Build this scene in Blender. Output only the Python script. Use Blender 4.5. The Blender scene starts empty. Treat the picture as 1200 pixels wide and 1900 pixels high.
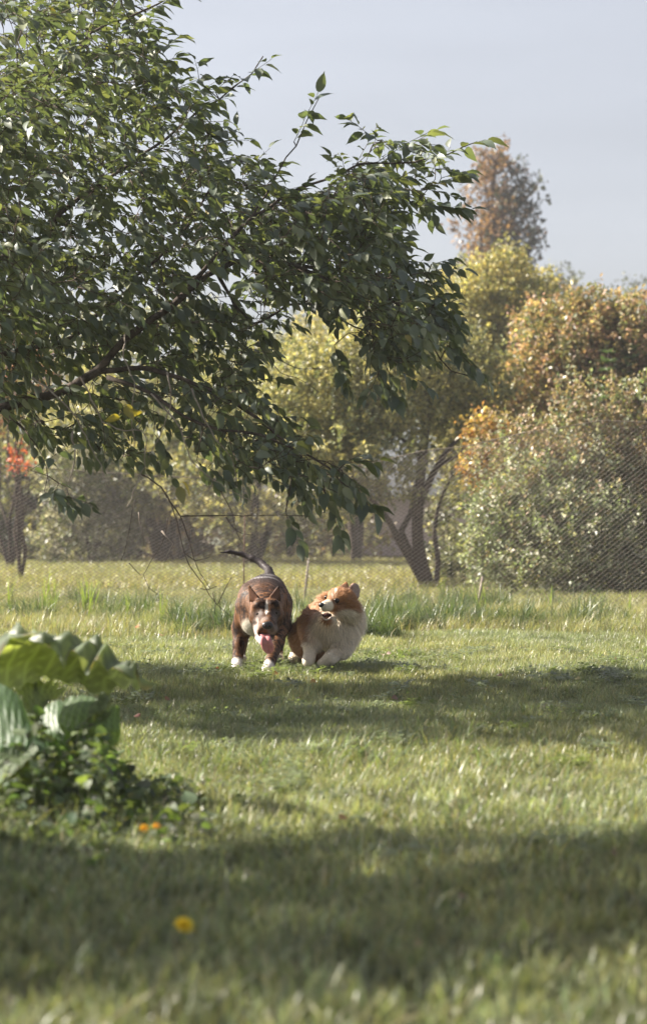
import bpy, math, random
import numpy as np
from mathutils import Vector, Matrix
from mathutils.bvhtree import BVHTree

rng = np.random.default_rng(7)
random.seed(7)
S = bpy.context.scene
COL = S.collection

# ------------------------------------------------------------------ camera
FPX, HY, CH = 4200.0, 980.0, 0.70      # focal length in photo pixels, horizon row, camera height
cam_d = bpy.data.cameras.new('camera')
cam = bpy.data.objects.new('camera', cam_d)
COL.objects.link(cam)
cam_d.sensor_fit = 'VERTICAL'; cam_d.sensor_height = 36.0
cam_d.lens = FPX/1900*36.0
cam.location = (0, 0, CH)
cam.rotation_euler = (math.radians(90)+math.atan((HY-950)/FPX), 0, 0)
cam_d.clip_start = 0.1; cam_d.clip_end = 3000
cam_d.dof.use_dof = True
cam_d.dof.focus_distance = 10.7
cam_d.dof.aperture_fstop = 4.0
S.camera = cam

# ------------------------------------------------------------------ light
SUN_EL, SUN_AZ = 36.0, -76.0           # degrees; azimuth clockwise from +Y
w = bpy.data.worlds.new('World'); S.world = w; w.use_nodes = True
nt = w.node_tree; nt.nodes.clear()
sky = nt.nodes.new('ShaderNodeTexSky'); sky.sky_type = 'NISHITA'; sky.sun_disc = False
sky.sun_elevation = math.radians(SUN_EL); sky.sun_rotation = math.radians(SUN_AZ)
sky.air_density = 1.0; sky.dust_density = 3.0; sky.ozone_density = 1.0
hs = nt.nodes.new('ShaderNodeHueSaturation'); hs.inputs['Saturation'].default_value = 0.27
gm = nt.nodes.new('ShaderNodeMix'); gm.data_type = 'RGBA'; gm.blend_type = 'MULTIPLY'; gm.inputs[0].default_value = 1
gm.inputs['B'].default_value = (0.87, 0.885, 0.94, 1)
bg = nt.nodes.new('ShaderNodeBackground'); bg.inputs['Strength'].default_value = 0.052
wo = nt.nodes.new('ShaderNodeOutputWorld')
nt.links.new(sky.outputs[0], hs.inputs['Color'])
nt.links.new(hs.outputs[0], gm.inputs['A'])
tcw = nt.nodes.new('ShaderNodeTexCoord'); mpw = nt.nodes.new('ShaderNodeMapping'); mpw.inputs['Scale'].default_value = (1.0, 1.0, 5.0)
nzw = nt.nodes.new('ShaderNodeTexNoise'); nzw.inputs['Scale'].default_value = 4.0; nzw.inputs['Detail'].default_value = 6.0
mrw = nt.nodes.new('ShaderNodeMapRange'); mrw.inputs['From Min'].default_value = 0.3; mrw.inputs['From Max'].default_value = 0.7
mrw.inputs['To Min'].default_value = 0.93; mrw.inputs['To Max'].default_value = 1.05      # thin high cloud streaks
vmw = nt.nodes.new('ShaderNodeVectorMath'); vmw.operation = 'SCALE'
nt.links.new(tcw.outputs['Generated'], mpw.inputs[0]); nt.links.new(mpw.outputs[0], nzw.inputs['Vector']); nt.links.new(nzw.outputs['Fac'], mrw.inputs['Value'])
nt.links.new(gm.outputs['Result'], vmw.inputs[0]); nt.links.new(mrw.outputs[0], vmw.inputs['Scale'])
nt.links.new(vmw.outputs[0], bg.inputs['Color'])
nt.links.new(bg.outputs[0], wo.inputs['Surface'])

sun_d = bpy.data.lights.new('sun', 'SUN'); sun_d.energy = 4.7; sun_d.angle = math.radians(0.5)
sun_d.color = (1.0, 0.92, 0.80)
sun = bpy.data.objects.new('sun', sun_d); COL.objects.link(sun)
az, el = math.radians(SUN_AZ), math.radians(SUN_EL)
SUNV = Vector((math.sin(az)*math.cos(el), math.cos(az)*math.cos(el), math.sin(el)))
sun.rotation_euler = SUNV.to_track_quat('Z', 'Y').to_euler()
sun.location = SUNV*30

vs = S.view_settings
S.display_settings.display_device = 'sRGB'
vs.view_transform = 'Standard'; vs.look = 'None'; vs.exposure = 1.92; vs.gamma = 1.0
vs.use_curve_mapping = False
S.cycles.max_bounces = 6; S.cycles.transmission_bounces = 4; S.cycles.transparent_max_bounces = 4

# ------------------------------------------------------------------ helpers
def P(px, py, d):
    """world point seen at photo pixel (px,py) at distance d"""
    return np.array([(px-600)/FPX*d, d, CH-(py-HY)/FPX*d])

def gz(x, y):
    x = np.asarray(x, float); y = np.asarray(y, float)
    k = np.clip((y-2)/3, 0, 1)
    return k*(0.010*np.sin(x*2.3+y*0.9)+0.008*np.sin(y*1.9-x*1.1+1.0))*np.clip((40-y)/20, 0.2, 1)

def tag(o, label=None, cat=None, group=None, kind=None):
    if label: o['label'] = label
    if cat: o['category'] = cat
    if group: o['group'] = group
    if kind: o['kind'] = kind
    return o

def empty(name, loc, label, cat, group=None):
    o = bpy.data.objects.new(name, None); COL.objects.link(o)
    o.location = [float(v) for v in loc]
    o.empty_display_size = 0.1
    return tag(o, label, cat, group)

def link(name, me, mats, parent=None, link_it=True):
    o = bpy.data.objects.new(name, me)
    for m in (mats if isinstance(mats, (list, tuple)) else [mats]):
        if m and len(me.materials) < 8 and m.name not in [x.name for x in me.materials]:
            me.materials.append(m)
    if link_it: COL.objects.link(o)
    if parent:
        o.parent = parent
        o.location = -parent.location      # meshes are written in world coordinates
    return o

def mesh_np(name, V, F, col=None, smooth=True, fmat=None):
    """V (n,3), F (m,k) all same size faces"""
    V = np.ascontiguousarray(V, np.float32); F = np.ascontiguousarray(F, np.int32)
    me = bpy.data.meshes.new(name)
    k = F.shape[1]
    me.vertices.add(len(V)); me.vertices.foreach_set('co', V.ravel())
    me.loops.add(F.size); me.loops.foreach_set('vertex_index', F.ravel())
    me.polygons.add(len(F))
    me.polygons.foreach_set('loop_start', np.arange(0, F.size, k, dtype=np.int32))
    me.polygons.foreach_set('use_smooth', np.full(len(F), smooth, bool))
    if fmat is not None: me.polygons.foreach_set('material_index', np.asarray(fmat, np.int32))
    if col is not None:
        col = np.asarray(col, np.float32)
        if col.ndim == 1: col = np.tile(col, (len(V), 1))
        if col.shape[1] == 3: col = np.hstack([col, np.ones((len(col), 1), np.float32)])
        a = me.attributes.new('col', 'FLOAT_COLOR', 'POINT')
        a.data.foreach_set('color', np.ascontiguousarray(col, np.float32).ravel())
    me.update(calc_edges=True)
    return me

def norm(a):
    a = np.asarray(a, float)
    return a/np.maximum(np.linalg.norm(a, axis=-1, keepdims=True), 1e-9)

def basis(d, up):
    """rotation matrices with X along d, Z near up; (n,3,3) columns = axes"""
    x = norm(d); y = norm(np.cross(up, x)); z = np.cross(x, y)
    return np.stack([x, y, z], axis=-1)

def scatter(TV, TF, pos, R, scale):
    """copies of template at positions; scale (n,) or (n,3)"""
    n = len(pos); scale = np.asarray(scale, float)
    if scale.ndim == 1: scale = np.repeat(scale[:, None], 3, 1)
    L = TV[None]*scale[:, None, :]
    V = np.einsum('nij,nkj->nki', R, L)+np.asarray(pos)[:, None, :]
    F = TF[None]+(np.arange(n)*len(TV))[:, None, None]
    return V.reshape(-1, 3), F.reshape(-1, TF.shape[1])

def tubes(paths, sides=5):
    VV, FF, off = [], [], 0
    an = np.arange(sides)*2*math.pi/sides
    ca, sa = np.cos(an), np.sin(an)
    for pts, rad in paths:
        p = np.asarray(pts, float); n = len(p)
        if n < 2: continue
        r = np.asarray(rad, float)*np.ones(n)
        t = norm(np.gradient(p, axis=0))
        ref = np.array([0.31, 0.12, 0.94]) if abs(t[:, 2]).mean() < .8 else np.array([0.9, 0.35, 0.1])
        u = norm(np.cross(t, ref)); v = np.cross(t, u)
        ring = p[:, None]+r[:, None, None]*(u[:, None]*ca[None, :, None]+v[:, None]*sa[None, :, None])
        VV.append(ring.reshape(-1, 3))
        i = np.arange(n-1)[:, None]*sides; j = np.arange(sides)[None]; j2 = (j+1) % sides
        q = np.stack([i+j, i+j2, i+sides+j2, i+sides+j], -1).reshape(-1, 4)+off
        FF.append(q)
        # caps
        VV.append(np.array([p[0], p[-1]])); c0 = off+n*sides; c1 = c0+1
        jj = np.arange(sides); k2 = (jj+1) % sides
        FF.append(np.stack([off+k2, off+jj, np.full(sides, c0), np.full(sides, c0)], -1))
        e = off+(n-1)*sides
        FF.append(np.stack([e+jj, e+k2, np.full(sides, c1), np.full(sides, c1)], -1))
        off += n*sides+2
    V = np.vstack(VV); F = np.vstack(FF)
    return V, F

def mesh_mixed(name, V, F, col=None, smooth=True):
    """quads, where repeated last index means triangle"""
    tri = F[:, 2] == F[:, 3]
    me = bpy.data.meshes.new(name)
    lt = np.where(tri, 3, 4).astype(np.int32)
    loops = F.ravel()[np.stack([np.ones_like(tri)]*3+[~tri], -1).ravel()]
    st = np.concatenate([[0], np.cumsum(lt)[:-1]]).astype(np.int32)
    me.vertices.add(len(V)); me.vertices.foreach_set('co', np.ascontiguousarray(V, np.float32).ravel())
    me.loops.add(len(loops)); me.loops.foreach_set('vertex_index', loops.astype(np.int32))
    me.polygons.add(len(F)); me.polygons.foreach_set('loop_start', st)
    me.polygons.foreach_set('use_smooth', np.full(len(F), smooth, bool))
    if col is not None:
        col = np.asarray(col, np.float32)
        if col.ndim == 1: col = np.tile(col, (len(V), 1))
        if col.shape[1] == 3: col = np.hstack([col, np.ones((len(col), 1), np.float32)])
        a = me.attributes.new('col', 'FLOAT_COLOR', 'POINT')
        a.data.foreach_set('color', np.ascontiguousarray(col, np.float32).ravel())
    me.update(calc_edges=True); me.validate()
    return me

def spline(pts, step=0.05):
    """Catmull-Rom through points (any dimension), resampled"""
    p = np.asarray(pts, float)
    if len(p) < 3:
        n = max(2, int(np.linalg.norm(p[1, :3]-p[0, :3])/step)+1)
        t = np.linspace(0, 1, n)[:, None]
        return p[0]*(1-t)+p[1]*t
    q = np.vstack([2*p[0]-p[1], p, 2*p[-1]-p[-2]]); out = []
    for i in range(1, len(q)-2):
        a, b, c, d = q[i-1], q[i], q[i+1], q[i+2]
        n = max(1, int(np.linalg.norm((c-b)[:3])/step))
        for t in np.arange(n)/n:
            out.append(0.5*((2*b)+(-a+c)*t+(2*a-5*b+4*c-d)*t*t+(-a+3*b-3*c+d)*t**3))
    out.append(p[-1])
    return np.array(out)

# ------------------------------------------------------------------ materials
def newmat(name):
    m = bpy.data.materials.new(name); m.use_nodes = True
    nt = m.node_tree; nt.nodes.clear()
    return m, nt, nt.nodes.new, nt.links.new

def leaf_mat(name, rough=0.45, trans=0.35, spec=0.5, tcol=(1.5, 1.7, 0.6), tint=False, under=None, fixed=None):
    m, nt, N, L = newmat(name)
    out = N('ShaderNodeOutputMaterial'); pb = N('ShaderNodeBsdfPrincipled')
    if fixed:
        a = N('ShaderNodeRGB'); a.outputs[0].default_value = (*fixed, 1); src = a.outputs[0]
    else:
        a = N('ShaderNodeAttribute'); a.attribute_name = 'col'; src = a.outputs['Color']
    if tint:
        t = N('ShaderNodeAttribute'); t.attribute_type = 'INSTANCER'; t.attribute_name = 'tint'
        mx = N('ShaderNodeMix'); mx.data_type = 'RGBA'; mx.blend_type = 'MULTIPLY'; mx.inputs[0].default_value = 1
        L(src, mx.inputs['A']); L(t.outputs['Color'], mx.inputs['B']); src = mx.outputs['Result']
    base = src
    nz = N('ShaderNodeTexNoise'); nz.inputs['Scale'].default_value = 35; nz.inputs['Detail'].default_value = 3
    mr = N('ShaderNodeMapRange'); mr.inputs['To Min'].default_value = 0.8; mr.inputs['To Max'].default_value = 1.2
    tc = N('ShaderNodeTexCoord'); L(tc.outputs['Object'], nz.inputs['Vector'])
    L(nz.outputs['Fac'], mr.inputs['Value'])
    vm = N('ShaderNodeVectorMath'); vm.operation = 'SCALE'; L(src, vm.inputs[0]); L(mr.outputs[0], vm.inputs['Scale'])
    base = vm.outputs[0]
    if under:
        ge = N('ShaderNodeNewGeometry'); mu = N('ShaderNodeMix'); mu.data_type = 'RGBA'
        L(ge.outputs['Backfacing'], mu.inputs[0]); L(base, mu.inputs['A']); mu.inputs['B'].default_value = (*under, 1)
        base = mu.outputs['Result']
    L(base, pb.inputs['Base Color'])
    pb.inputs['Roughness'].default_value = rough
    pb.inputs['Specular IOR Level'].default_value = spec
    tr = N('ShaderNodeBsdfTranslucent')
    m2 = N('ShaderNodeMix'); m2.data_type = 'RGBA'; m2.blend_type = 'MULTIPLY'; m2.inputs[0].default_value = 1
    L(src, m2.inputs['A']); m2.inputs['B'].default_value = (*tcol, 1); L(m2.outputs['Result'], tr.inputs['Color'])
    ms = N('ShaderNodeMixShader'); ms.inputs[0].default_value = trans
    L(pb.outputs[0], ms.inputs[1]); L(tr.outputs[0], ms.inputs[2]); L(ms.outputs[0], out.inputs['Surface'])
    return m

def noise_mat(name, c1, c2, scale=8, rough=0.9, bump=0.3, stretch=(1, 1, 1), spec=0.3, bscale=None, detail=6):
    m, nt, N, L = newmat(name)
    out = N('ShaderNodeOutputMaterial'); pb = N('ShaderNodeBsdfPrincipled')
    tc = N('ShaderNodeTexCoord'); mp = N('ShaderNodeMapping'); mp.inputs['Scale'].default_value = stretch
    nz = N('ShaderNodeTexNoise'); nz.inputs['Scale'].default_value = scale; nz.inputs['Detail'].default_value = detail
    nz.inputs['Roughness'].default_value = 0.65
    cr = N('ShaderNodeValToRGB'); cr.color_ramp.elements[0].position = 0.35; cr.color_ramp.elements[1].position = 0.68
    cr.color_ramp.elements[0].color = (*c1, 1); cr.color_ramp.elements[1].color = (*c2, 1)
    bp = N('ShaderNodeBump'); bp.inputs['Strength'].default_value = bump; bp.inputs['Distance'].default_value = 0.01
    L(tc.outputs['Object'], mp.inputs[0]); L(mp.outputs[0], nz.inputs['Vector']); L(nz.outputs['Fac'], cr.inputs[0])
    L(cr.outputs[0], pb.inputs['Base Color']); L(nz.outputs['Fac'], bp.inputs['Height']); L(bp.outputs[0], pb.inputs['Normal'])
    pb.inputs['Roughness'].default_value = rough; pb.inputs['Specular IOR Level'].default_value = spec
    L(pb.outputs[0], out.inputs['Surface'])
    return m

M_cherry = leaf_mat('cherry_leaf_skin', rough=0.47, trans=0.25, spec=0.6, tcol=(1.8, 1.9, 0.7), under=(0.115, 0.135, 0.090))
M_bleaf = leaf_mat('shrub_leaf_skin', rough=0.42, trans=0.36, spec=0.55, tcol=(1.4, 1.35, 0.75))
M_pale = leaf_mat('willow_leaf_skin', rough=0.42, trans=0.28, spec=0.55, tcol=(1.2, 1.4, 0.7))
M_grass = leaf_mat('grass_blade_skin', rough=0.38, trans=0.38, spec=0.55, tcol=(1.35, 1.5, 0.65), tint=True)
M_plain = leaf_mat('weed_leaf_skin', rough=0.6, trans=0.4, spec=0.5, tcol=(1.5, 1.7, 0.5))
M_bark = noise_mat('cherry_bark', (0.035, 0.026, 0.022), (0.13, 0.10, 0.08), scale=30, bump=0.8, stretch=(1, 1, 1.0))
M_twig = noise_mat('twig_bark', (0.05, 0.035, 0.027), (0.12, 0.09, 0.07), scale=20, bump=0.2)
M_pale_twig = noise_mat('dry_twig_bark', (0.20, 0.16, 0.13), (0.36, 0.31, 0.27), scale=20, bump=0.2)
M_bark2 = noise_mat('orchard_bark', (0.035, 0.024, 0.018), (0.10, 0.07, 0.055), scale=14, bump=0.8)
M_soil = noise_mat('meadow_soil', (0.035, 0.042, 0.018), (0.085, 0.085, 0.04), scale=3.0, bump=0.5)
M_wire = noise_mat('fence_wire', (0.13, 0.105, 0.08), (0.22, 0.18, 0.145), scale=25, rough=0.5, bump=0.1, spec=0.5)
M_rust = noise_mat('rusty_steel', (0.07, 0.04, 0.03), (0.14, 0.08, 0.055), scale=12, rough=0.85, bump=0.3)
M_wall = noise_mat('mauve_render', (0.48, 0.38, 0.39), (0.58, 0.47, 0.47), scale=2.0, rough=0.9, bump=0.1)
M_roof = noise_mat('grey_sheet', (0.30, 0.31, 0.35), (0.42, 0.43, 0.47), scale=2.0, rough=0.5, bump=0.1)
M_plinth = noise_mat('dark_plinth', (0.06, 0.04, 0.035), (0.10, 0.07, 0.06), scale=4.0, rough=0.9, bump=0.1)

# ------------------------------------------------------------------ ground
def ground():
    ys = np.concatenate([np.linspace(-60, 0, 9), np.linspace(0.5, 40, 160), np.linspace(44, 150, 24), np.array([200, 300, 500, 900, 1800])])
    xs = np.concatenate([-np.array([1500, 600, 250, 120, 60, 30]), np.linspace(-16, 16, 97), np.array([30, 60, 120, 250, 600, 1500])])
    X, Y = np.meshgrid(xs, ys, indexing='ij')
    Z = gz(X, Y); Z[Y > 60] = 0
    V = np.stack([X, Y, Z], -1).reshape(-1, 3)
    ny = len(ys); i, j = np.meshgrid(np.arange(len(xs)-1), np.arange(ny-1), indexing='ij')
    a = (i*ny+j).ravel(); F = np.stack([a, a+ny, a+ny+1, a+1], -1)
    o = link('lawn_ground', mesh_np('lawn_ground', V, F), M_soil)
    tag(o, kind='structure')
ground()

# ------------------------------------------------------------------ grass: tuft templates + geometry nodes
def tuft(n, hmin, hmax, wid, spread, curl, cbase, ctip, cvar=0.25, segs=3, dry=0.08, seed=0):
    r = np.random.default_rng(seed)
    VV, FF, CC, off = [], [], [], 0
    for k in range(n):
        az = r.uniform(0, 2*math.pi); rad = spread*math.sqrt(r.uniform())
        bx, by = rad*math.cos(r.uniform(0, 6.28)), rad*math.sin(r.uniform(0, 6.28))
        h = r.uniform(hmin, hmax); lean = r.uniform(0.05, curl)
        d = np.array([math.cos(az), math.sin(az), 0]); s = np.array([-d[1], d[0], 0])
        tw = r.uniform(-0.9, 0.9); s = s*math.cos(tw)+d*math.sin(tw)
        isdry = r.uniform() < dry
        v = r.uniform(1-cvar, 1+cvar); yl = r.uniform(-0.12, 0.2)
        for q in range(segs+1):
            t = q/segs
            c = np.array([bx, by, 0])+d*(lean*h*t*t*1.1)+np.array([0, 0, h*(t-0.35*lean*t*t)])
            ww = wid*(1-t**1.6)*0.5+0.00008
            VV += [c-s*ww, c+s*ww]
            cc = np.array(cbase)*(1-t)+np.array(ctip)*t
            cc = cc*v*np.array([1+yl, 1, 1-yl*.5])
            if isdry: cc = np.array([0.30, 0.25, 0.15])*v
            CC += [cc, cc]
        for q in range(segs):
            a = off+2*q; FF.append([a, a+1, a+3, a+2])
        off += 2*(segs+1)
    return mesh_np('grass_tuft', np.array(VV), np.array(FF), np.clip(CC, 0, 1))

def clover(n, seed, size=0.011, h=0.045, col=(0.145, 0.17, 0.085)):
    r = np.random.default_rng(seed); VV, FF, CC, off = [], [], [], 0
    for k in range(n):
        bx, by = r.uniform(-0.05, 0.05, 2); hh = h*r.uniform(0.5, 1.15)
        c = np.array([bx, by, hh]); v = r.uniform(.7, 1.4)
        for q in range(3):
            a = q*2.094+r.uniform(0, .5)+k
            d = np.array([math.cos(a), math.sin(a), r.uniform(-.2, .5)]); s = np.array([-math.sin(a), math.cos(a), 0])
            sz = size*r.uniform(.8, 1.4)
            VV += [c, c+d*sz*.7+s*sz*.55, c+d*sz*1.35, c+d*sz*.7-s*sz*.55]; CC += [np.array(col)*v]*4
            FF.append([off, off+1, off+2, off+3]); off += 4
    return mesh_np('clover_tuft', np.array(VV), np.array(FF), np.clip(CC, 0, 1))

def gn_scatter(name, pts, rot, scl, idx, tint, sources, label, cat):
    me = bpy.data.meshes.new(name)
    me.vertices.add(len(pts)); me.vertices.foreach_set('co', np.ascontiguousarray(pts, np.float32).ravel())
    a = me.attributes.new('rot', 'FLOAT_VECTOR', 'POINT'); a.data.foreach_set('vector', np.ascontiguousarray(rot, np.float32).ravel())
    a = me.attributes.new('scl', 'FLOAT', 'POINT'); a.data.foreach_set('value', np.ascontiguousarray(scl, np.float32))
    a = me.attributes.new('idx', 'INT', 'POINT'); a.data.foreach_set('value', np.ascontiguousarray(idx, np.int32))
    t4 = np.hstack([tint, np.ones((len(tint), 1))])
    a = me.attributes.new('tint', 'FLOAT_COLOR', 'POINT'); a.data.foreach_set('color', np.ascontiguousarray(t4, np.float32).ravel())
    o = bpy.data.objects.new(name, me); COL.objects.link(o)
    me.materials.append(M_grass)
    ng = bpy.data.node_groups.new(name+'_nodes', 'GeometryNodeTree')
    ng.interface.new_socket('Geometry', in_out='INPUT', socket_type='NodeSocketGeometry')
    ng.interface.new_socket('Geometry', in_out='OUTPUT', socket_type='NodeSocketGeometry')
    N = ng.nodes.new; L = ng.links.new
    gi, go = N('NodeGroupInput'), N('NodeGroupOutput')
    m2p = N('GeometryNodeMeshToPoints'); iop = N('GeometryNodeInstanceOnPoints')
    g2i = N('GeometryNodeGeometryToInstance')
    for s in reversed(sources):
        oi = N('GeometryNodeObjectInfo'); oi.inputs['Object'].default_value = s
        oi.inputs['As Instance'].default_value = False
        L(oi.outputs['Geometry'], g2i.inputs[0])
    def attr(nm, ty):
        n = N('GeometryNodeInputNamedAttribute'); n.data_type = ty; n.inputs['Name'].default_value = nm
        return [x for x in n.outputs if x.enabled and x.name == 'Attribute'][0]
    L(gi.outputs[0], m2p.inputs[0]); L(m2p.outputs[0], iop.inputs['Points'])
    L(g2i.outputs[0], iop.inputs['Instance'])
    iop.inputs['Pick Instance'].default_value = True
    L(attr('idx', 'INT'), iop.inputs['Instance Index'])
    L(attr('rot', 'FLOAT_VECTOR'), iop.inputs['Rotation'])
    L(attr('scl', 'FLOAT'), iop.inputs['Scale'])
    L(iop.outputs[0], go.inputs[0])
    md = o.modifiers.new('scatter', 'NODES'); md.node_group = ng
    tag(o, label, cat, kind='stuff')
    return o

def src(me):
    o = bpy.data.objects.new(me.name, me); me.materials.append(M_grass); return o

def field(n, y0, y1, half=0.165, pad=1.6, power=1.0, xr=None):
    """points with density falling with distance; power 1 -> uniform per unit of y*width"""
    u = rng.uniform(size=n)
    if power == 0: y = y0+(y1-y0)*u            # density ~ 1/width
    else: y = np.sqrt(y0**2+(y1**2-y0**2)*u)
    hw = half*y+pad
    x = rng.uniform(-1, 1, n)*hw
    return x, y

def patchy(x, y, s=1.0, ph=0.0):
    return 0.5+0.25*np.sin(x*1.7*s+1.3*np.sin(y*0.9*s+ph)+ph)+0.25*np.sin(y*1.3*s-0.8*np.sin(x*2.1*s)+2.0*ph)

def mk(name, x, y, scl, nsrc, sources, label, cat, tint, tilt=0.12, z=None):
    n = len(x)
    z = gz(x, y)-0.003 if z is None else z
    rot = np.stack([rng.normal(0, tilt, n), rng.normal(0, tilt, n), rng.uniform(0, 6.283, n)], -1)
    return gn_scatter(name, np.stack([x, y, z], -1), rot, scl, rng.integers(0, nsrc, n), tint, sources, label, cat)

def grasses():
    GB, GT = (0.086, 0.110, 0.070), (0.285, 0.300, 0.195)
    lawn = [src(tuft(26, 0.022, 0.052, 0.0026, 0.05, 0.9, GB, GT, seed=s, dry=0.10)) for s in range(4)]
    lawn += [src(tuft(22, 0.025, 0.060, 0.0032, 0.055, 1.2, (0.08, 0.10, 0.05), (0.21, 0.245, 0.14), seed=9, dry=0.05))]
    # mown lawn in front of the unmown strip
    x, y = field(24000, 2.4, 9.0); x2, y2 = field(29000, 8.5, 15.2)
    x = np.concatenate([x, x2]); y = np.concatenate([y, y2])
    n = len(x); p = patchy(x, y, 1.6); q = patchy(x, y, 4.0, 1.1)
    q2 = patchy(x, y, 9.0, 3.0)
    tint = np.stack([0.80+0.30*p+0.2*q, 0.84+0.18*p+0.2*q, 0.80+0.3*q], -1)*rng.uniform(0.72, 1.25, (n, 1))*(0.78+0.4*q2)[:, None]
    nr = (y < 6)[:, None]; tint = np.where(nr, tint*np.clip(rng.lognormal(-.08, .38, (n, 1)), .35, 1.8), tint)
    scl = rng.uniform(0.65, 1.1, n)*(0.85+0.4*q)*np.where(y < 5.7, 1.12, 0.95)
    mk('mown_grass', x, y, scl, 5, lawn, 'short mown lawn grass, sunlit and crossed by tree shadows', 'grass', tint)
    # clover and small weeds
    cl = [src(clover(26, s)) for s in (1, 2)]
    x, y = field(1500, 4.6, 12.5); k = (patchy(x, y, 2.6, 2.0)+rng.normal(0, .3, len(x))) > 0.6
    x, y = x[k], y[k]; n = len(x)
    mk('clover', x, y, rng.uniform(0.7, 1.25, n), 2, cl, 'low clover and small weeds growing among the lawn grass', 'clover',
       np.ones((n, 3))*rng.uniform(0.8, 1.3, (n, 1)))
    # longer blades in the foreground
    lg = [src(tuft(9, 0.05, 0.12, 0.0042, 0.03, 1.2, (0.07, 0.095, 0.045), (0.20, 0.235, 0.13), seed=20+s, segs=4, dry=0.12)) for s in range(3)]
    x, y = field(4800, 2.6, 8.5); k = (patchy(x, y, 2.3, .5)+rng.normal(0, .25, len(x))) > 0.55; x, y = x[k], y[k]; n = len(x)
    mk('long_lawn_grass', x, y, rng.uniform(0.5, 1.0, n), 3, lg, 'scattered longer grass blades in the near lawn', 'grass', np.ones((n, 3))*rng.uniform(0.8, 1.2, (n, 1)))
    # unmown strip along the fence
    st = [src(tuft(20, 0.07, 0.17, 0.0050, 0.06, 1.3, (0.10, 0.115, 0.06), (0.28, 0.285, 0.175), seed=40+s, segs=4, dry=0.16)) for s in range(4)]
    x, y = field(24000, 14.0, 25.5); n = len(x)
    edge = 14.6+0.5*np.sin(x*1.7)+0.25*np.sin(x*5.1+1); k = (y+rng.normal(0, .2, n)) > edge; x, y = x[k], y[k]; n = len(x)
    p = patchy(x, y, 1.1, .4)
    tint = np.stack([1.0+0.25*p, 1.02+0.12*p, 0.95+0.1*p], -1)*rng.uniform(0.8, 1.2, (n, 1))
    mk('unmown_grass', x, y, rng.uniform(0.35, 1.0, n)*np.clip(1.15-(y-15)*0.06, .55, 1.1), 4, st, 'unmown strip of longer pale grass along the wire fence', 'grass', tint)
    # dark lush tufts
    tb = [src(tuft(70, 0.14, 0.32, 0.0070, 0.10, 1.5, (0.042, 0.060, 0.024), (0.095, 0.125, 0.055), seed=60+s, segs=5, dry=0.06)) for s in range(3)]
    cs = [(385, 1172, 90, 9), (350, 1168, 40, 5), (745, 1166, 120, 16), (815, 1160, 110, 12), (930, 1165, 120, 8), (690, 1180, 60, 7), (235, 1150, 120, 10),
          (60, 1158, 130, 8), (560, 1150, 60, 4), (1090, 1160, 120, 8), (520, 1180, 90, 4), (860, 1130, 300, 12), (200, 1130, 300, 8)]
    X, Y = [], []
    for cx, cy, sp, m in cs:
        for _ in range(int(m*2.2)):
            px = cx+rng.normal(0, sp*0.42); py = cy+rng.normal(0, 5); d = CH*FPX/(py-HY)
            X.append((px-600)/FPX*d); Y.append(d)
    X, Y = np.array(X), np.array(Y); n = len(X)
    mk('grass_clump', X, Y, rng.uniform(0.5, 1.05, n), 3, tb, 'dark lush clumps of arching grass in the unmown strip', 'grass', np.ones((n, 3))*rng.uniform(0.8, 1.3, (n, 1)))
    # meadow behind the fence
    mw = [src(tuft(26, 0.05, 0.12, 0.010, 0.14, 1.0, (0.13, 0.135, 0.06), (0.30, 0.29, 0.15), seed=80+s, dry=0.2)) for s in range(3)]
    x, y = field(32000, 25.0, 75.0, pad=2.5); n = len(x)
    p = patchy(x, y, .35, .4)
    tint = np.stack([0.95+0.2*p, 0.97+0.1*p, np.ones(n)], -1)*rng.uniform(0.85, 1.15, (n, 1))
    mk('meadow_grass', x, y, rng.uniform(0.7, 1.2, n)*1.2, 3, mw, 'pale green meadow grass beyond the wire fence', 'grass', tint)
grasses()

# ------------------------------------------------------------------ background foliage
RH_V = np.array([[0, 0, 0], [0.45, 0.5, 0.10], [1, 0, -0.06], [0.45, -0.5, 0.10]])
RH_F = np.array([[0, 2, 1], [0, 3, 2]])

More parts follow.
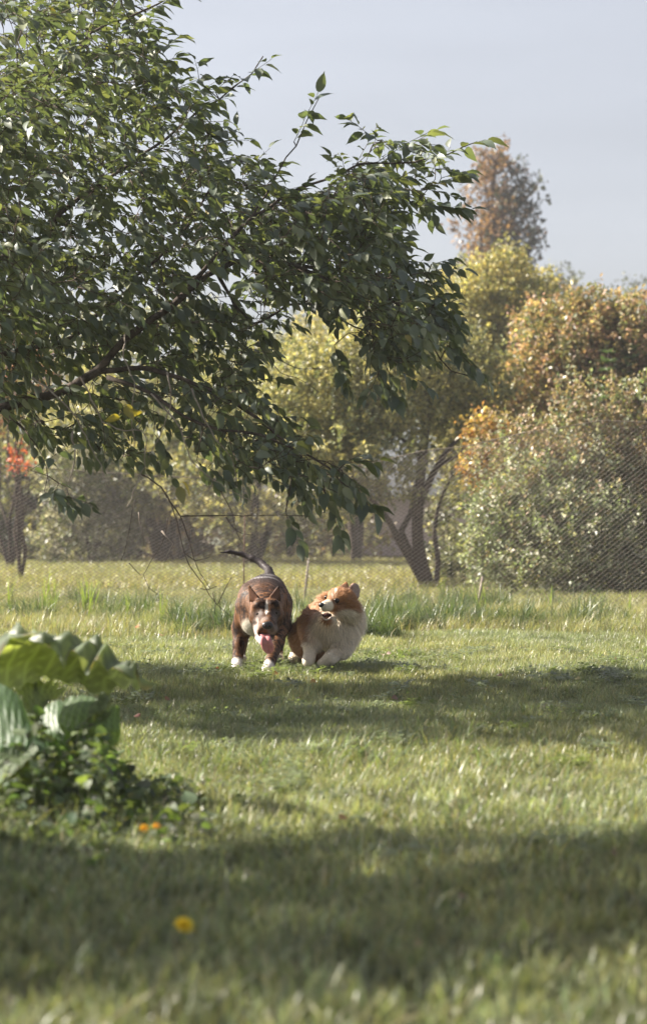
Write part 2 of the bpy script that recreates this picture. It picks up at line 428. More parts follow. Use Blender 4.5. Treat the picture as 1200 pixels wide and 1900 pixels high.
def cloud(name, blobs, n, size, palette, mat, parent, droop=0.2, clusters=None, shell=0.45, aspect=0.55, pick=None, up=0.5):
    """blobs: list of (center xyz, radii xyz, weight). leaves grow in small sprigs through the crown"""
    w = np.array([b[2]*b[1][0]*b[1][1]**.3*b[1][2] for b in blobs], float); w /= w.sum()
    per = 14; nc = max(1, n//per)
    bi = rng.choice(len(blobs), nc, p=w)
    C = np.array([b[0] for b in blobs])[bi]; R = np.array([b[1] for b in blobs])[bi]
    d = norm(rng.normal(size=(nc, 3)))
    rr = rng.uniform(shell, 1.03, nc)**0.6
    lump = 1+0.13*np.sin(d[:, 0]*7+bi)+0.13*np.sin(d[:, 2]*9+bi*2.1)+rng.normal(0, .05, nc)
    cc = C+d*R*(rr*lump)[:, None]
    out = norm(d/R*R.mean())
    # sprig direction: outward + upward
    sd = norm(out+np.array([0, 0, up])+rng.normal(0, .5, (nc, 3)))
    t = rng.uniform(0, 1, (nc, per))
    sl = size*rng.uniform(2.5, 5.0, (nc, 1))
    pos = cc[:, None]+sd[:, None]*(t*sl)[..., None]+rng.normal(0, size*.55, (nc, per, 3))
    ld = norm(sd[:, None]*0.6+rng.normal(0, .75, (nc, per, 3))+np.array([0, 0, -droop]))
    nn = norm(rng.normal(0, .7, (nc, per, 3))+np.array([0, 0, 0.8])+out[:, None]*.5)
    pos = pos.reshape(-1, 3); ld = ld.reshape(-1, 3); nn = nn.reshape(-1, 3)
    keep = pos[:, 2] > 0.02
    pos, ld, nn = pos[keep], ld[keep], nn[keep]
    ci = np.repeat(np.arange(nc), per)[keep]
    m = len(pos)
    pal = np.array(palette)
    k1 = rng.integers(0, len(pal), nc) if pick is None else pick(cc)
    k = np.where(rng.uniform(size=m) < 0.72, k1[ci], rng.integers(0, len(pal), m))
    c = np.clip(pal[k]*rng.lognormal(0, .36, (m, 1)), 0, .8)
    sz = size*rng.uniform(0.7, 1.6, m)
    V, F = scatter(RH_V, RH_F, pos, basis(ld, nn), np.stack([sz, sz*aspect*rng.uniform(.8, 1.25, m), sz], -1))
    o = link(name, mesh_np(name, V, F, np.repeat(c, 4, 0), smooth=False), mat, parent)
    o['kind'] = 'stuff'
    return o

def limbs(parent, base, tops, r0, mat=None, name='trunk', wob=0.08, n=5):
    b = np.array(base, float); paths = []
    for t in tops:
        t = np.array(t, float); L = np.linalg.norm(t-b); pts = []
        for k in range(n+1):
            f = k/n; q = b*(1-f)+t*f; q[2] = b[2]+(t[2]-b[2])*f**0.8
            if 0 < k < n: q = q+rng.normal(0, wob*L*.25, 3)
            pts.append(q)
        p = spline(pts, L/14); paths.append((p, r0*np.linspace(1, .22, len(p))))
    V, F = tubes(paths, 7)
    return link(name, mesh_mixed(name, V, F), mat or M_bark2, parent)

def pb(px, py, d, rx, rz, ry=None, wt=1.0):
    """blob from pixels: radii rx, rz in photo pixels"""
    k = d/FPX
    return (P(px, py, d), np.array([rx*k, (ry if ry else 0.8*rx*k), rz*k]), wt)

YEL = [(0.40, 0.35, 0.15), (0.34, 0.32, 0.15), (0.44, 0.37, 0.16), (0.26, 0.26, 0.12), (0.19, 0.20, 0.09)]
YGR = [(0.28, 0.27, 0.135), (0.32, 0.30, 0.14), (0.22, 0.23, 0.11), (0.15, 0.17, 0.08), (0.37, 0.33, 0.16)]
RUS = [(0.30, 0.20, 0.12), (0.36, 0.22, 0.15), (0.22, 0.20, 0.09), (0.14, 0.16, 0.07), (0.42, 0.33, 0.18), (0.19, 0.19, 0.08)]
PAL = [(0.22, 0.25, 0.14), (0.31, 0.32, 0.22), (0.14, 0.16, 0.08), (0.27, 0.26, 0.11), (0.40, 0.38, 0.29)]
DRK = [(0.035, 0.055, 0.022), (0.05, 0.07, 0.03), (0.06, 0.05, 0.03), (0.08, 0.09, 0.035)]
BRN = [(0.17, 0.11, 0.065), (0.22, 0.15, 0.08), (0.12, 0.09, 0.05), (0.17, 0.16, 0.06)]
GRY = [(0.10, 0.115, 0.085), (0.13, 0.14, 0.11), (0.085, 0.095, 0.065)]
ORA = [(0.30, 0.13, 0.055), (0.24, 0.12, 0.06), (0.20, 0.13, 0.05)]
RED = [(0.48, 0.13, 0.06), (0.42, 0.17, 0.09), (0.34, 0.09, 0.06)]
WHT = [(0.45, 0.42, 0.38), (0.10, 0.13, 0.05), (0.14, 0.16, 0.07), (0.16, 0.16, 0.08), (0.38, 0.37, 0.30)]

def gpt(px, d): return np.array([(px-600)/FPX*d, d, float(gz((px-600)/FPX*d, d))-0.03])

def bush(name, label, cat, base, blobs, n, size, pal, mat, r0=0.04, tops=None, group=None, **kw):
    t = empty(name, base, label, cat, group)
    if tops is None:
        idx = rng.choice(len(blobs), min(6, len(blobs)*2))
        tops = [blobs[i][0]+rng.normal(0, .35, 3)*blobs[i][1] for i in idx]
    limbs(t, base, tops, r0, name='trunk' if 'tree' in name or 'conifer' in name else 'stem')
    cloud('crown' if 'tree' in name or 'conifer' in name else 'foliage', blobs, n, size, pal, mat, t, **kw)
    return t

def background():
    # forked orchard tree
    d = 26.5; base = gpt(790, d)
    t = empty('orchard_tree', base, 'forked orchard tree with three dark stems right behind the wire fence', 'tree')
    def path(pts, r, dd=d):
        p = spline([P(a, b, dd+c) for a, b, c in pts], 0.12)
        return (p, np.linspace(r[0], r[1], len(p)))
    ps = [path([(798, 1096, 0), (783, 1050, 0), (774, 990, 0), (778, 900, .1), (786, 830, .2), (790, 760, .3), (792, 690, .4), (800, 600, .5)], (.088, .03)),
          path([(790, 1090, 0), (762, 1040, -.1), (738, 1000, -.2), (722, 968, -.2), (700, 940, -.3), (650, 880, -.4)], (.062, .018)),
          path([(768, 1040, 0), (752, 1008, 0), (744, 985, .1), (760, 955, .2), (768, 900, .3)], (.05, .015)),
          path([(776, 940, 0), (800, 885, .1), (830, 835, .2), (862, 800, .2), (900, 740, .2)], (.05, .015)),
          path([(800, 880, 0), (820, 860, -.1), (850, 845, -.2), (880, 800, -.2)], (.03, .01)),
          path([(808, 1092, 0), (812, 1040, .1), (806, 985, .2), (816, 930, .3), (840, 880, .4)], (.04, .012)),
          path([(788, 790, .3), (760, 750, .3), (725, 735, .3), (680, 690, .3)], (.03, .01)),
          path([(778, 850, .2), (730, 800, .1), (680, 780, 0), (610, 760, 0)], (.03, .01))]
    V, F = tubes(ps, 8); link('trunk', mesh_mixed('trunk', V, F), M_bark2, t)
    bl = [pb(620, 740, d, 120, 90), pb(720, 700, d, 130, 90), pb(820, 700, d+.6, 110, 90), pb(560, 830, d, 90, 90), pb(680, 840, d-.2, 120, 80),
          pb(860, 800, d+.6, 70, 70), pb(640, 920, d, 70, 50, wt=.7), pb(540, 690, d+.5, 80, 60), pb(840, 900, d+.5, 60, 45, wt=.5), pb(750, 640, d+.5, 110, 60)]
    cloud('crown', bl, 46000, 0.050, YGR, M_bleaf, t)
    # bright yellow tree
    d = 34.0; bl = [pb(925, 560, d, 85, 75), pb(880, 620, d, 90, 90), pb(980, 640, d, 70, 90), pb(925, 510, d, 40, 32), pb(900, 740, d+.5, 110, 110), pb(850, 560, d+1, 40, 50), pb(1000, 560, d+1, 40, 50), pb(800, 660, d+1, 60, 80)]
    bush('yellow_tree', 'tall bright yellow-green tree in front of the brown conifer', 'tree', gpt(915, d), bl, 46000, 0.058, YEL, M_bleaf, 0.12)
    # tall conifer-like tree with brown left half
    d = 60.0; bl = [pb(925, 300, d, 28, 35), pb(925, 350, d, 45, 45), pb(930, 410, d, 50, 50), pb(930, 470, d, 56, 60), pb(925, 540, d, 60, 60), pb(970, 370, d, 24, 40, wt=.6), pb(975, 440, d, 34, 30, wt=.6), pb(880, 430, d, 30, 30, wt=.5), pb(960, 600, d, 60, 60)]
    def pick(cc):
        x = (cc[:, 0]/cc[:, 1]*FPX+600)
        return np.where(x+rng.normal(0, 10, len(x)) < 935, rng.integers(0, 3, len(x)), 3+rng.integers(0, 2, len(x)))
    t = bush('larch_tree', 'tall slender tree, rusty brown on its left and dark green on its right', 'tree', gpt(930, d), bl, 10000, 0.12,
             [(0.21, 0.125, 0.07), (0.17, 0.105, 0.06), (0.24, 0.145, 0.08), (0.055, 0.065, 0.055), (0.075, 0.085, 0.07)], M_bleaf, 0.14,
             tops=[P(925, 275, d), P(960, 380, d), P(890, 420, d), P(985, 450, d), P(900, 340, d)], pick=pick, shell=.15, up=.6)
    # rusty tree right
    d = 28.0; bl = [pb(1060, 640, d, 90, 70), pb(1150, 650, d, 90, 80), pb(1010, 720, d, 80, 80), pb(1110, 740, d, 110, 90), pb(1210, 700, d+.5, 80, 110), pb(1000, 610, d+.5, 40, 40), pb(1090, 590, d+.3, 60, 40), pb(1180, 600, d+.5, 60, 40), pb(960, 770, d-.3, 50, 60), pb(1260, 800, d, 100, 150), pb(1080, 830, d+.3, 120, 90)]
    bush('rowan_tree', 'broad tree with rusty pink and ochre leaves at the right, above the pale shrub', 'tree', gpt(1100, d), bl, 60000, 0.056, RUS, M_bleaf, 0.1)
    # pale willow shrub right
    d = 23.5; k = d/FPX
    bl = [pb(985, 905, d, 80, 60), pb(1060, 870, d, 70, 60), pb(1130, 860, d+.2, 60, 70), pb(1190, 880, d+.2, 60, 90), pb(1030, 815, d+.3, 45, 40, wt=.7), pb(1090, 790, d+.3, 36, 36, wt=.7), pb(1160, 800, d+.3, 40, 40, wt=.7), pb(925, 930, d-.1, 45, 40, wt=.8), pb(905, 985, d-.1, 36, 45, wt=.8), pb(960, 960, d-.3, 80, 70), pb(1060, 980, d-.4, 110, 80), pb(1150, 1000, d-.1, 100, 80), pb(930, 1040, d-.2, 70, 50), pb(1040, 1050, d-.5, 110, 50), pb(1150, 1065, d-.2, 100, 45), pb(1260, 960, d, 90, 150), pb(1215, 815, d+.3, 40, 50), pb(965, 815, d+.3, 36, 40, wt=.7), pb(1050, 750, d+.4, 34, 40, wt=.6), pb(1130, 745, d+.4, 34, 40, wt=.6), pb(1200, 750, d+.4, 40, 50, wt=.6), pb(905, 850, d+.2, 30, 34, wt=.6)]
    bush('willow_shrub', 'large pale silvery green shrub against the fence at the right', 'shrub', gpt(1080, d), bl, 60000, 0.042, PAL+[(0.34, 0.25, 0.14), (0.30, 0.20, 0.13)], M_pale, 0.05, shell=.3, up=.9, pick=lambda cc: np.where((cc[:, 2]+rng.normal(0, .25, len(cc)) > 1.25) & (rng.uniform(size=len(cc)) < .75), 5+rng.integers(0, 2, len(cc)), rng.integers(0, 5, len(cc))))
    d = 24.6; bl = [pb(920, 840, d, 34, 26), pb(905, 880, d, 30, 30), pb(950, 870, d, 24, 20), pb(900, 800, d, 22, 18)]
    bush('yellow_shrub', 'small yellow-orange leaved shrub left of the pale silvery one', 'shrub', gpt(935, d), bl, 4200, 0.05, [(0.34, 0.25, 0.08), (0.28, 0.22, 0.08), (0.33, 0.18, 0.07)], M_bleaf, 0.03)
    # small hedge beneath, between trunk and willow
    d = 27.5; bl = [pb(890, 1045, d, 60, 40), pb(840, 1040, d, 40, 30, wt=.7), pb(860, 960, d+1, 50, 50, wt=.7)]
    bush('elder_bush', 'grey-green bush low behind the fence between forked tree and pale shrub', 'shrub', gpt(880, d), bl, 9000, 0.05, PAL+DRK, M_bleaf, 0.03)
    # pale greyish far trees
    for i, (px, py, rx, rz, d, lab) in enumerate([(1040, 610, 70, 90, 80, 'hazy grey-green far tree right of the bright yellow tree'),
                                                  (1180, 640, 90, 110, 85, 'hazy grey far tree at the right edge behind the rusty one'),
                                                  (835, 590, 50, 90, 80, 'hazy grey far tree left of the tall brown one'),
                                                  (600, 680, 120, 100, 85, 'hazy grey far tree seen through the gap in the cherry leaves')]):
        bl = [pb(px, py, d, rx, rz), pb(px-rx*.5, py-rz*.3, d, rx*.45, rz*.6, wt=.6), pb(px+rx*.5, py-rz*.2, d, rx*.4, rz*.6, wt=.6), pb(px+rx*.1, py-rz*.8, d, rx*.25, rz*.5, wt=.5), pb(px, py+rz*1.2, d, rx*1.2, rz*1.2)]
        bush('far_tree', lab, 'tree', gpt(px, d), bl, 9000, 0.14, GRY, M_bleaf, 0.16, group='hazy trees far behind the garden', shell=.1)
    # backdrop trees behind the middle and left
    specs = [(470, 760, 150, 120, 40, YGR, 'yellow-green tree behind the middle of the cherry branch'),
             (300, 700, 150, 130, 42, YGR, 'green-yellow tree behind the thick cherry limb'),
             (110, 740, 140, 130, 44, YGR, 'green-yellow tree behind the left end of the cherry limb'),
             (660, 640, 110, 90, 44, YEL, 'pale yellow tree filling the gap left of the forked tree'),
             (-80, 700, 120, 150, 46, YGR, 'green-yellow tree at the left edge of the picture')]
    for px, py, rx, rz, d, pal, lab in specs:
        bl = [pb(px, py, d, rx, rz), pb(px-rx*.6, py+rz*.6, d, rx*.7, rz*.7), pb(px+rx*.6, py+rz*.5, d, rx*.7, rz*.8), pb(px, py+rz*1.2, d-.5, rx, rz*.8)]
        bush('hazel_tree', lab, 'tree', gpt(px, d), bl, 18000, 0.075, pal, M_bleaf, 0.1, group='yellow-green trees behind the cherry tree')
    d = 38; bl = [pb(20, 610, d, 55, 35), pb(50, 690, d, 60, 40), pb(-30, 740, d, 60, 60)]
    bush('maple_tree', 'orange-red leaved tree showing through the cherry leaves at far left', 'tree', gpt(20, d), bl, 3500, 0.07, ORA, M_bleaf, 0.035)
    d = 30; bl = [pb(38, 852, d, 9, 9), pb(22, 876, d, 8, 10), pb(54, 868, d, 7, 6)]
    bush('sumac_shrub', 'small bright red leaved shrub top over the fence at far left', 'shrub', gpt(38, d), bl, 170, 0.05, RED, M_bleaf, 0.02)
    # left shrubs behind the fence
    L = [('dark_shrub', 'dark evergreen shrub at far left behind the fence', gpt(20, 44), [pb(10, 960, 44, 70, 70), pb(80, 990, 44, 40, 50), pb(-60, 960, 44, 60, 90)], 9000, .07, DRK, {}),
         ('blossom_shrub', 'shrub dotted with pale whitish blossom behind the fence at left', gpt(170, 41), [pb(150, 930, 41, 60, 60), pb(190, 990, 41, 60, 55), pb(130, 860, 41, 60, 40), pb(110, 1000, 41, 40, 40), pb(230, 900, 41, 50, 50)], 12000, .07, WHT, {}),
         ('dark_shrub', 'narrow dark brown-leaved shrub between blossom shrub and dry hedge', gpt(235, 45), [pb(225, 970, 45, 24, 70), pb(245, 990, 44, 18, 60)], 4500, .07, [(0.06, 0.035, 0.03), (0.08, 0.05, 0.035), (0.045, 0.045, 0.025)], {}),
         ('dry_hedge', 'brown dry hedge behind the fence left of the standing dog', gpt(340, 47), [pb(320, 1000, 47, 60, 40), pb(400, 985, 47, 70, 45), pb(300, 960, 47, 40, 50)], 8000, .08, BRN, {}),
         ('dry_hedge', 'ochre and green hedge behind the fence above the two dogs', gpt(540, 48), [pb(500, 980, 48, 70, 48), pb(590, 985, 48, 60, 46), pb(660, 1000, 47, 50, 40), pb(560, 940, 48, 90, 40)], 12000, .08, BRN+YGR, {}),
         ('dark_shrub', 'grey-green shrub behind the fence under the left cherry limb', gpt(330, 43), [pb(330, 900, 43, 80, 50), pb(420, 900, 43, 70, 50), pb(20, 880, 46, 80, 40), pb(250, 860, 44, 80, 50)], 12000, .07, PAL+YGR, {})]
    for nm, lab, b, bl, n, s, pal, kw in L:
        bush(nm, lab, 'hedge' if 'hedge' in nm else 'shrub', b, bl, n, s, pal, M_bleaf, 0.04)
    # goldenrod-like tall stalks
    for px, top, d, lab in [(1128, 655, 27, 'tall leafy stalk rising above the fence wire at the right'), (1170, 650, 27.5, 'tall leafy stalk nearest the right edge above the fence')]:
        b = gpt(px, d); t = empty('leafy_stalk', b, lab, 'plant', 'tall leafy stalks above the pale shrub')
        p = spline([b, P(px+4, 900, d), P(px-4, 760, d), P(px, top, d)], .1)
        V, F = tubes([(p, np.linspace(.012, .004, len(p)))], 5); link('stem', mesh_mixed('stem', V, F), M_twig, t)
        n = 420; k = rng.integers(len(p)//3, len(p), n); a = rng.uniform(0, 6.28, n)
        ld = np.stack([np.cos(a), np.sin(a), rng.uniform(.1, .8, n)], -1)
        V, F = scatter(RH_V, RH_F, p[k], basis(ld, norm(rng.normal(0, .3, (n, 3))+np.array([0, 0, 1]))), np.stack([np.full(n, .13), np.full(n, .035), np.full(n, .1)], -1)*rng.uniform(.6, 1.1, (n, 1)))
        c = np.array([0.12, 0.16, 0.07])*rng.uniform(.7, 1.4, (n, 1))
        o = link('foliage', mesh_np('foliage', V, F, np.repeat(c, 4, 0), False), M_pale, t); o['kind'] = 'stuff'
    # mauve shed far behind
    d = 48.0; b = gpt(810, d); t = empty('garden_shed', b, 'low mauve rendered shed far behind the forked tree', 'shed')
    def box(x0, x1, y0, y1, z0, z1):
        V = np.array([[x, y, z] for x in (x0, x1) for y in (y0, y1) for z in (z0, z1)])
        F = np.array([[0, 1, 3, 2], [4, 6, 7, 5], [0, 4, 5, 1], [2, 3, 7, 6], [0, 2, 6, 4], [1, 5, 7, 3]]); return V, F
    x0, x1 = (672-600)/FPX*d, (980-600)/FPX*d
    link('wall', mesh_np('wall', *box(x0, x1, d, d+3, .12, 1.35), smooth=False), M_wall, t)
    link('plinth', mesh_np('plinth', *box(x0-.03, x1+.03, d-.03, d+3.03, -.02, .118), smooth=False), M_plinth, t)
    link('roof', mesh_np('roof', *box(x0-.15, x1+.15, d-.2, d+3.2, 1.353, 1.42), smooth=False), M_roof, t)
background()

# ------------------------------------------------------------------ wire fence
def fence():
    d = 19.0
    t = empty('wire_fence', (0, d, 0), 'sagging diamond wire mesh fence crossing the garden behind the dogs', 'fence')
    tx = np.array([-700, 0, 150, 300, 450, 600, 700, 780, 870, 900, 980, 1040, 1110, 1200, 2000])
    ty = np.array([830, 862, 875, 885, 890, 878, 858, 838, 828, 820, 802, 794, 781, 784, 800])
    X = (tx-600)/FPX*d; Z = CH-(ty-HY)/FPX*d
    H = lambda x: np.interp(x, X, Z)
    bulge = lambda x, z: d+0.03*np.sin(x*1.3)+0.02*np.sin(z*4+x)
    paths = []
    for s in (1, -1):
        for x0 in np.arange(-7.5, 6.5, 0.050):
            u = np.linspace(0, 1, 14)
            x = x0+s*u*1.95
            z = 0.01+u*(H(x)-0.01)
            y = bulge(x, z)+s*0.0018
            paths.append((np.stack([x, y, z], -1), 0.0021 if s > 0 else 0.0014))
    V, F = tubes(paths, 3)
    o = link('wire_mesh', mesh_mixed('wire_mesh', V, F), M_wire, t); o['kind'] = 'stuff'
    xs = np.linspace(-6.5, 6.5, 200)
    p = np.stack([xs, bulge(xs, H(xs)), H(xs)+.004], -1)
    V, F = tubes([(p, .004)], 4); link('top_wire', mesh_mixed('top_wire', V, F), M_wire, t)
    for px in (452, 1630, -420):
        x = (px-600)/FPX*d; top = H(x)+.02
        if px == 452: top = CH-(955-HY)/FPX*d
        p = np.array([[x, d+.05, -.1], [x, d+.05, top*.5], [x+.01, d+.05, top]])
        V, F = tubes([(p, .0065)], 8); link('post', mesh_mixed('post', V, F), M_rust, t)
    for px, y0, y1, dd, nm, mt, lab in [(567, 1035, 1062, 21.5, 'wooden_stake', M_pale_twig, 'short pale wooden stake leaning behind the fence above the corgi'),
                                        (888, 1070, 1098, 18.4, 'wooden_stake', M_pale_twig, 'thin white stake standing in the grass at the fence, right')]:
        k = CH-(y1-HY)/FPX*dd; zt = CH-(y0-HY)/FPX*dd
        x = (px-600)/FPX*dd
        p = np.array([[x-.01, dd, 0], [x+.01, dd, zt*.6], [x+.03, dd, zt]])
        V, F = tubes([(p, [.012, .011, .009])], 6); tag(link(nm, mesh_mixed(nm, V, F), mt), lab, 'stake')
fence()

# ------------------------------------------------------------------ cherry tree
def leaf_template():
    """cherry leaf: petiole, ovate blade folded on the midrib, drooping pointed tip; x length 1"""
    prof = [(0.0, 0.012), (0.15, 0.014), (0.17, 0.10), (0.30, 0.205), (0.46, 0.245), (0.62, 0.215), (0.78, 0.125), (0.90, 0.04), (1.0, 0.003)]
    V, F = [], []
    for x, w in prof:
        t = max(0, x-0.15); z = 0.02-0.28*t*t
        fold = 0.32*w
        wav = 0.012*math.sin(x*19)
        V += [(x, w, z+fold+wav), (x, 0, z), (x, -w, z+fold-wav)]
    for i in range(len(prof)-1):
        a = i*3; F += [(a, a+1, a+4, a+3), (a+1, a+2, a+5, a+4)]
    return np.array(V, float), np.array(F)
LV, LF = leaf_template()

def poly_in(poly, x, y):
    poly = np.array(poly, float); inside = np.zeros(len(x), bool); j = len(poly)-1
    for i in range(len(poly)):
        xi, yi = poly[i]; xj, yj = poly[j]
        c = ((yi > y) != (yj > y)) & (x < (xj-xi)*(y-yi)/((yj-yi) or 1e-9)+xi)
        inside ^= c; j = i
    return inside

def cherry():
    TB = np.array([-3.3, 9.4, 0.0])
    tree = empty('cherry_tree', TB, 'large cherry tree reaching in from the left with dark drooping leafy branches', 'tree')
    # main limbs: points (px,py,d) or world
    W = lambda *a: np.array(a, float)
    d = 9.3
    trunk = [W(-3.3, 9.4, -.1), W(-3.28, 9.4, .4), W(-3.2, 9.38, .8)]
    L1 = [trunk[-1], W(-2.5, 9.35, 1.02), P(-220, 800, 9.3), P(-60, 772, 9.3), P(10, 755, 9.3), P(60, 742, 9.3), P(115, 728, 9.25), P(180, 688, 9.2), P(230, 632, 9.2), P(285, 592, 9.2), P(335, 555, 9.2), P(385, 510, 9.25), P(430, 488, 9.3), P(480, 482, 9.3), P(540, 490, 9.3), P(600, 500, 9.3)]
    L2 = [P(182, 688, 9.2), P(240, 681, 9.2), P(305, 690, 9.15), P(370, 716, 9.1), P(430, 742, 9.1), P(500, 795, 9.1), P(560, 850, 9.1), P(600, 905, 9.1), P(625, 960, 9.1)]
    L2b = [P(200, 700, 9.1), P(290, 735, 9.0), P(370, 790, 8.95), P(450, 800, 8.95), P(540, 830, 9.0), P(610, 870, 9.0), P(660, 915, 9.0)]
    L3 = [trunk[-1], W(-2.9, 9.5, 1.5), W(-2.2, 9.6, 2.0), P(0, 480, 9.6), P(130, 380, 9.6), P(260, 290, 9.6), P(370, 205, 9.6), P(430, 165, 9.6), P(462, 135, 9.6), P(488, 103, 9.6)]
    L4 = [P(335, 555, 9.2), P(430, 440, 9.3), P(520, 370, 9.4), P(610, 330, 9.4), P(690, 300, 9.4), P(770, 300, 9.4), P(830, 285, 9.4), P(885, 262, 9.4)]
    L4b = [P(450, 420, 9.3), P(505, 340, 9.4), P(545, 270, 9.4), P(570, 225, 9.4), P(592, 180, 9.4)]
    L5 = [P(540, 490, 9.3), P(620, 520, 9.2), P(700, 545, 9.2), P(765, 590, 9.2), P(800, 640, 9.2), P(835, 690, 9.2), P(880, 700, 9.2)]
    L5b = [P(400, 500, 9.25), P(470, 600, 9.6), P(560, 560, 9.7), P(680, 620, 9.6), P(760, 690, 9.5)]
    L6 = [W(-2.9, 9.5, 1.5), W(-2.3, 9.8, 2.6), P(60, 150, 9.9), P(170, 60, 9.9), P(260, 20, 9.9), P(320, -10, 9.9)]
    L7 = [W(-2.5, 9.35, 1.02), W(-2.0, 9.8, 1.3), P(-20, 665, 9.9), P(60, 645, 9.9), P(130, 628, 9.9), P(220, 540, 9.9), P(330, 440, 9.9), P(400, 330, 9.9)]
    L8 = [P(0, 755, 9.3), P(20, 772, 9.25), P(47, 798, 9.2)]
    L9 = [W(-3.2, 9.38, .8), W(-4.8, 8.6, 1.5), W(-5.7, 7.2, 2.1), W(-5.5, 5.9, 2.5), W(-4.9, 5.2, 2.75), W(-4.2, 4.9, 2.9)]  # unseen limb, added to carry the crown that shades the near lawn
    L10 = [W(-3.28, 9.4, .7), W(-4.0, 9.8, 1.6), W(-4.4, 10.0, 2.4)]
    main = [(trunk, .11, .10), (L1, .050, .008), (L2, .013, .0035), (L2b, .010, .003), (L3, .045, .0025), (L4, .012, .0022), (L4b, .007, .002), (L5, .009, .0025),
            (L5b, .009, .0025), (L6, .03, .004), (L7, .026, .004), (L8, .008, .005), (L9, .06, .012), (L10, .06, .02)]
    big, nodes, ndir, plen = [], [], [], []
    for pts, r0, r1 in main:
        p = spline(pts, .06); p[1:-1] += rng.normal(0, .004, (len(p)-2, 3))
        r = r0+(r1-r0)*np.linspace(0, 1, len(p))**0.75
        big.append((p, r*(1+.10*np.sin(np.arange(len(p))*1.9+r0*99))))
        nodes += list(p); ndir += list(norm(np.gradient(p, axis=0)))
    # bark of the seen and unseen limbs
    V, F = tubes(big[:1], 12); link('trunk', mesh_mixed('trunk', V, F), M_bark, tree)
    for b in big[1:]:
        V, F = tubes([b], 8); link('branch', mesh_mixed('branch', V, F), M_bark, tree)
    # leafy targets
    def sample(poly, n, d0, d1):
        x0, y0 = np.min(poly, 0); x1, y1 = np.max(poly, 0); out = []
        while len(out) < n:
            x = rng.uniform(x0, x1, 4*n); y = rng.uniform(y0, y1, 4*n); k = poly_in(poly, x, y)
            for a, b in zip(x[k], y[k]):
                out.append(P(a, b, rng.uniform(d0, d1)))
                if len(out) >= n: break
        return np.array(out)
    top = [(-40, -60), (230, -60), (250, 40), (270, 110), (330, 160), (375, 215), (420, 270), (470, 320), (540, 350), (540, 470), (420, 480), (330, 540), (200, 590), (-40, 600)]
    right = [(520, 360), (590, 350), (650, 310), (690, 320), (700, 370), (710, 430), (735, 480), (740, 530), (750, 590), (740, 630), (700, 620), (640, 570), (560, 560), (480, 540), (440, 470)]
    rim = [(640, 290), (720, 250), (790, 270), (820, 320), (820, 360), (760, 370), (740, 430), (700, 420)]
    mid = [(-40, 560), (200, 580), (330, 530), (470, 540), (520, 590), (470, 640), (450, 690), (400, 700), (320, 690), (200, 670), (-40, 700)]
    mid2 = [(640, 600), (740, 620), (800, 670), (780, 700), (720, 690), (650, 640)]
    low = [(330, 700), (440, 690), (490, 750), (540, 790), (600, 840), (640, 880), (620, 910), (570, 900), (490, 900), (430, 860), (380, 870), (330, 830), (300, 780)]
    lowl = [(-40, 700), (320, 700), (290, 860), (180, 840), (60, 810), (-40, 750)]
    T, TW = [], []
    for poly, n, d0, d1 in [(top, 1000, 8.7, 11.0), (right, 370, 8.6, 10.5), (rim, 34, 9.2, 9.8), (mid, 185, 9.15, 10.8), (mid2, 30, 8.8, 9.8), ([(740, 490), (800, 500), (810, 580), (800, 640), (750, 640)], 30, 8.9, 9.8), (low, 112, 8.6, 10.1), (lowl, 82, 9.15, 10.4),
                            ([(50, 860), (140, 860), (140, 930), (70, 920)], 5, 8.7, 9.0)]:
        T.append(sample(poly, n, d0, d1))
    # unseen crown off the left edge, twigs placed up-sun to shade the lawn
    def boxs(n, x, y, z):
        return np.stack([rng.uniform(*x, n), rng.uniform(*y, n), rng.uniform(*z, n)], -1)
    def over(poly, n, z0, z1, holes=()):
        x0, y0 = np.min(poly, 0); x1, y1 = np.max(poly, 0); out = []
        tx, ty = SUNV[0]/SUNV[2], SUNV[1]/SUNV[2]
        while len(out) < n:
            X = rng.uniform(-1.6, 1.9, 4*n); D = rng.uniform(CH*FPX/(y1-HY), CH*FPX/(y0-HY), 4*n)
            px, py = 600+X/D*FPX, HY+CH/D*FPX
            k = poly_in(poly, px, py)
            for hx, hy, ha, hb in holes: k &= ((px-hx)/ha)**2+((py-hy)/hb)**2 > 1
            z = rng.uniform(z0, z1, 4*n); x = X+tx*z; y = D+ty*z
            k &= (x < -(0.145*y+.16))
            for q in zip(x[k], y[k], z[k]):
                out.append(q)
                if len(out) >= n: break
        return np.array(out)
    T.append(over([(200, 1240), (330, 1240), (430, 1275), (600, 1282), (760, 1275), (900, 1262), (1450, 1244), (1450, 1400), (1000, 1400), (800, 1392), (600, 1385), (420, 1388), (330, 1350), (200, 1345)],
                  930, 1.4, 3.6, [(700, 1326, 90, 8), (900, 1340, 80, 7), (450, 1330, 60, 8), (1080, 1275, 60, 5), (620, 1365, 70, 5)]))
    T.append(over([(-200, 1590), (300, 1585), (480, 1575), (620, 1548), (760, 1540), (900, 1565), (1350, 1545), (1350, 1710), (1050, 1760), (930, 1830), (600, 1880), (300, 1850), (-200, 1840)],
                  560, 1.6, 3.1, [(1120, 1600, 90, 14), (520, 1640, 90, 16), (840, 1690, 90, 16), (330, 1720, 60, 10), (700, 1590, 60, 8), (180, 1800, 120, 20)]))  # stands in for another unseen tree, shaped to the near lawn's shade
    T = np.vstack(T)
    nodes = np.array(nodes); ndir = np.array(ndir)
    # order by distance to the skeleton and connect
    dd = np.array([np.min(np.sum((nodes-t)**2, 1)) for t in T]); T = T[np.argsort(dd)]
    buf = np.zeros((60000, 3)); bd = np.zeros((60000, 3)); nb = len(nodes); buf[:nb] = nodes; bd[:nb] = ndir
    small = []
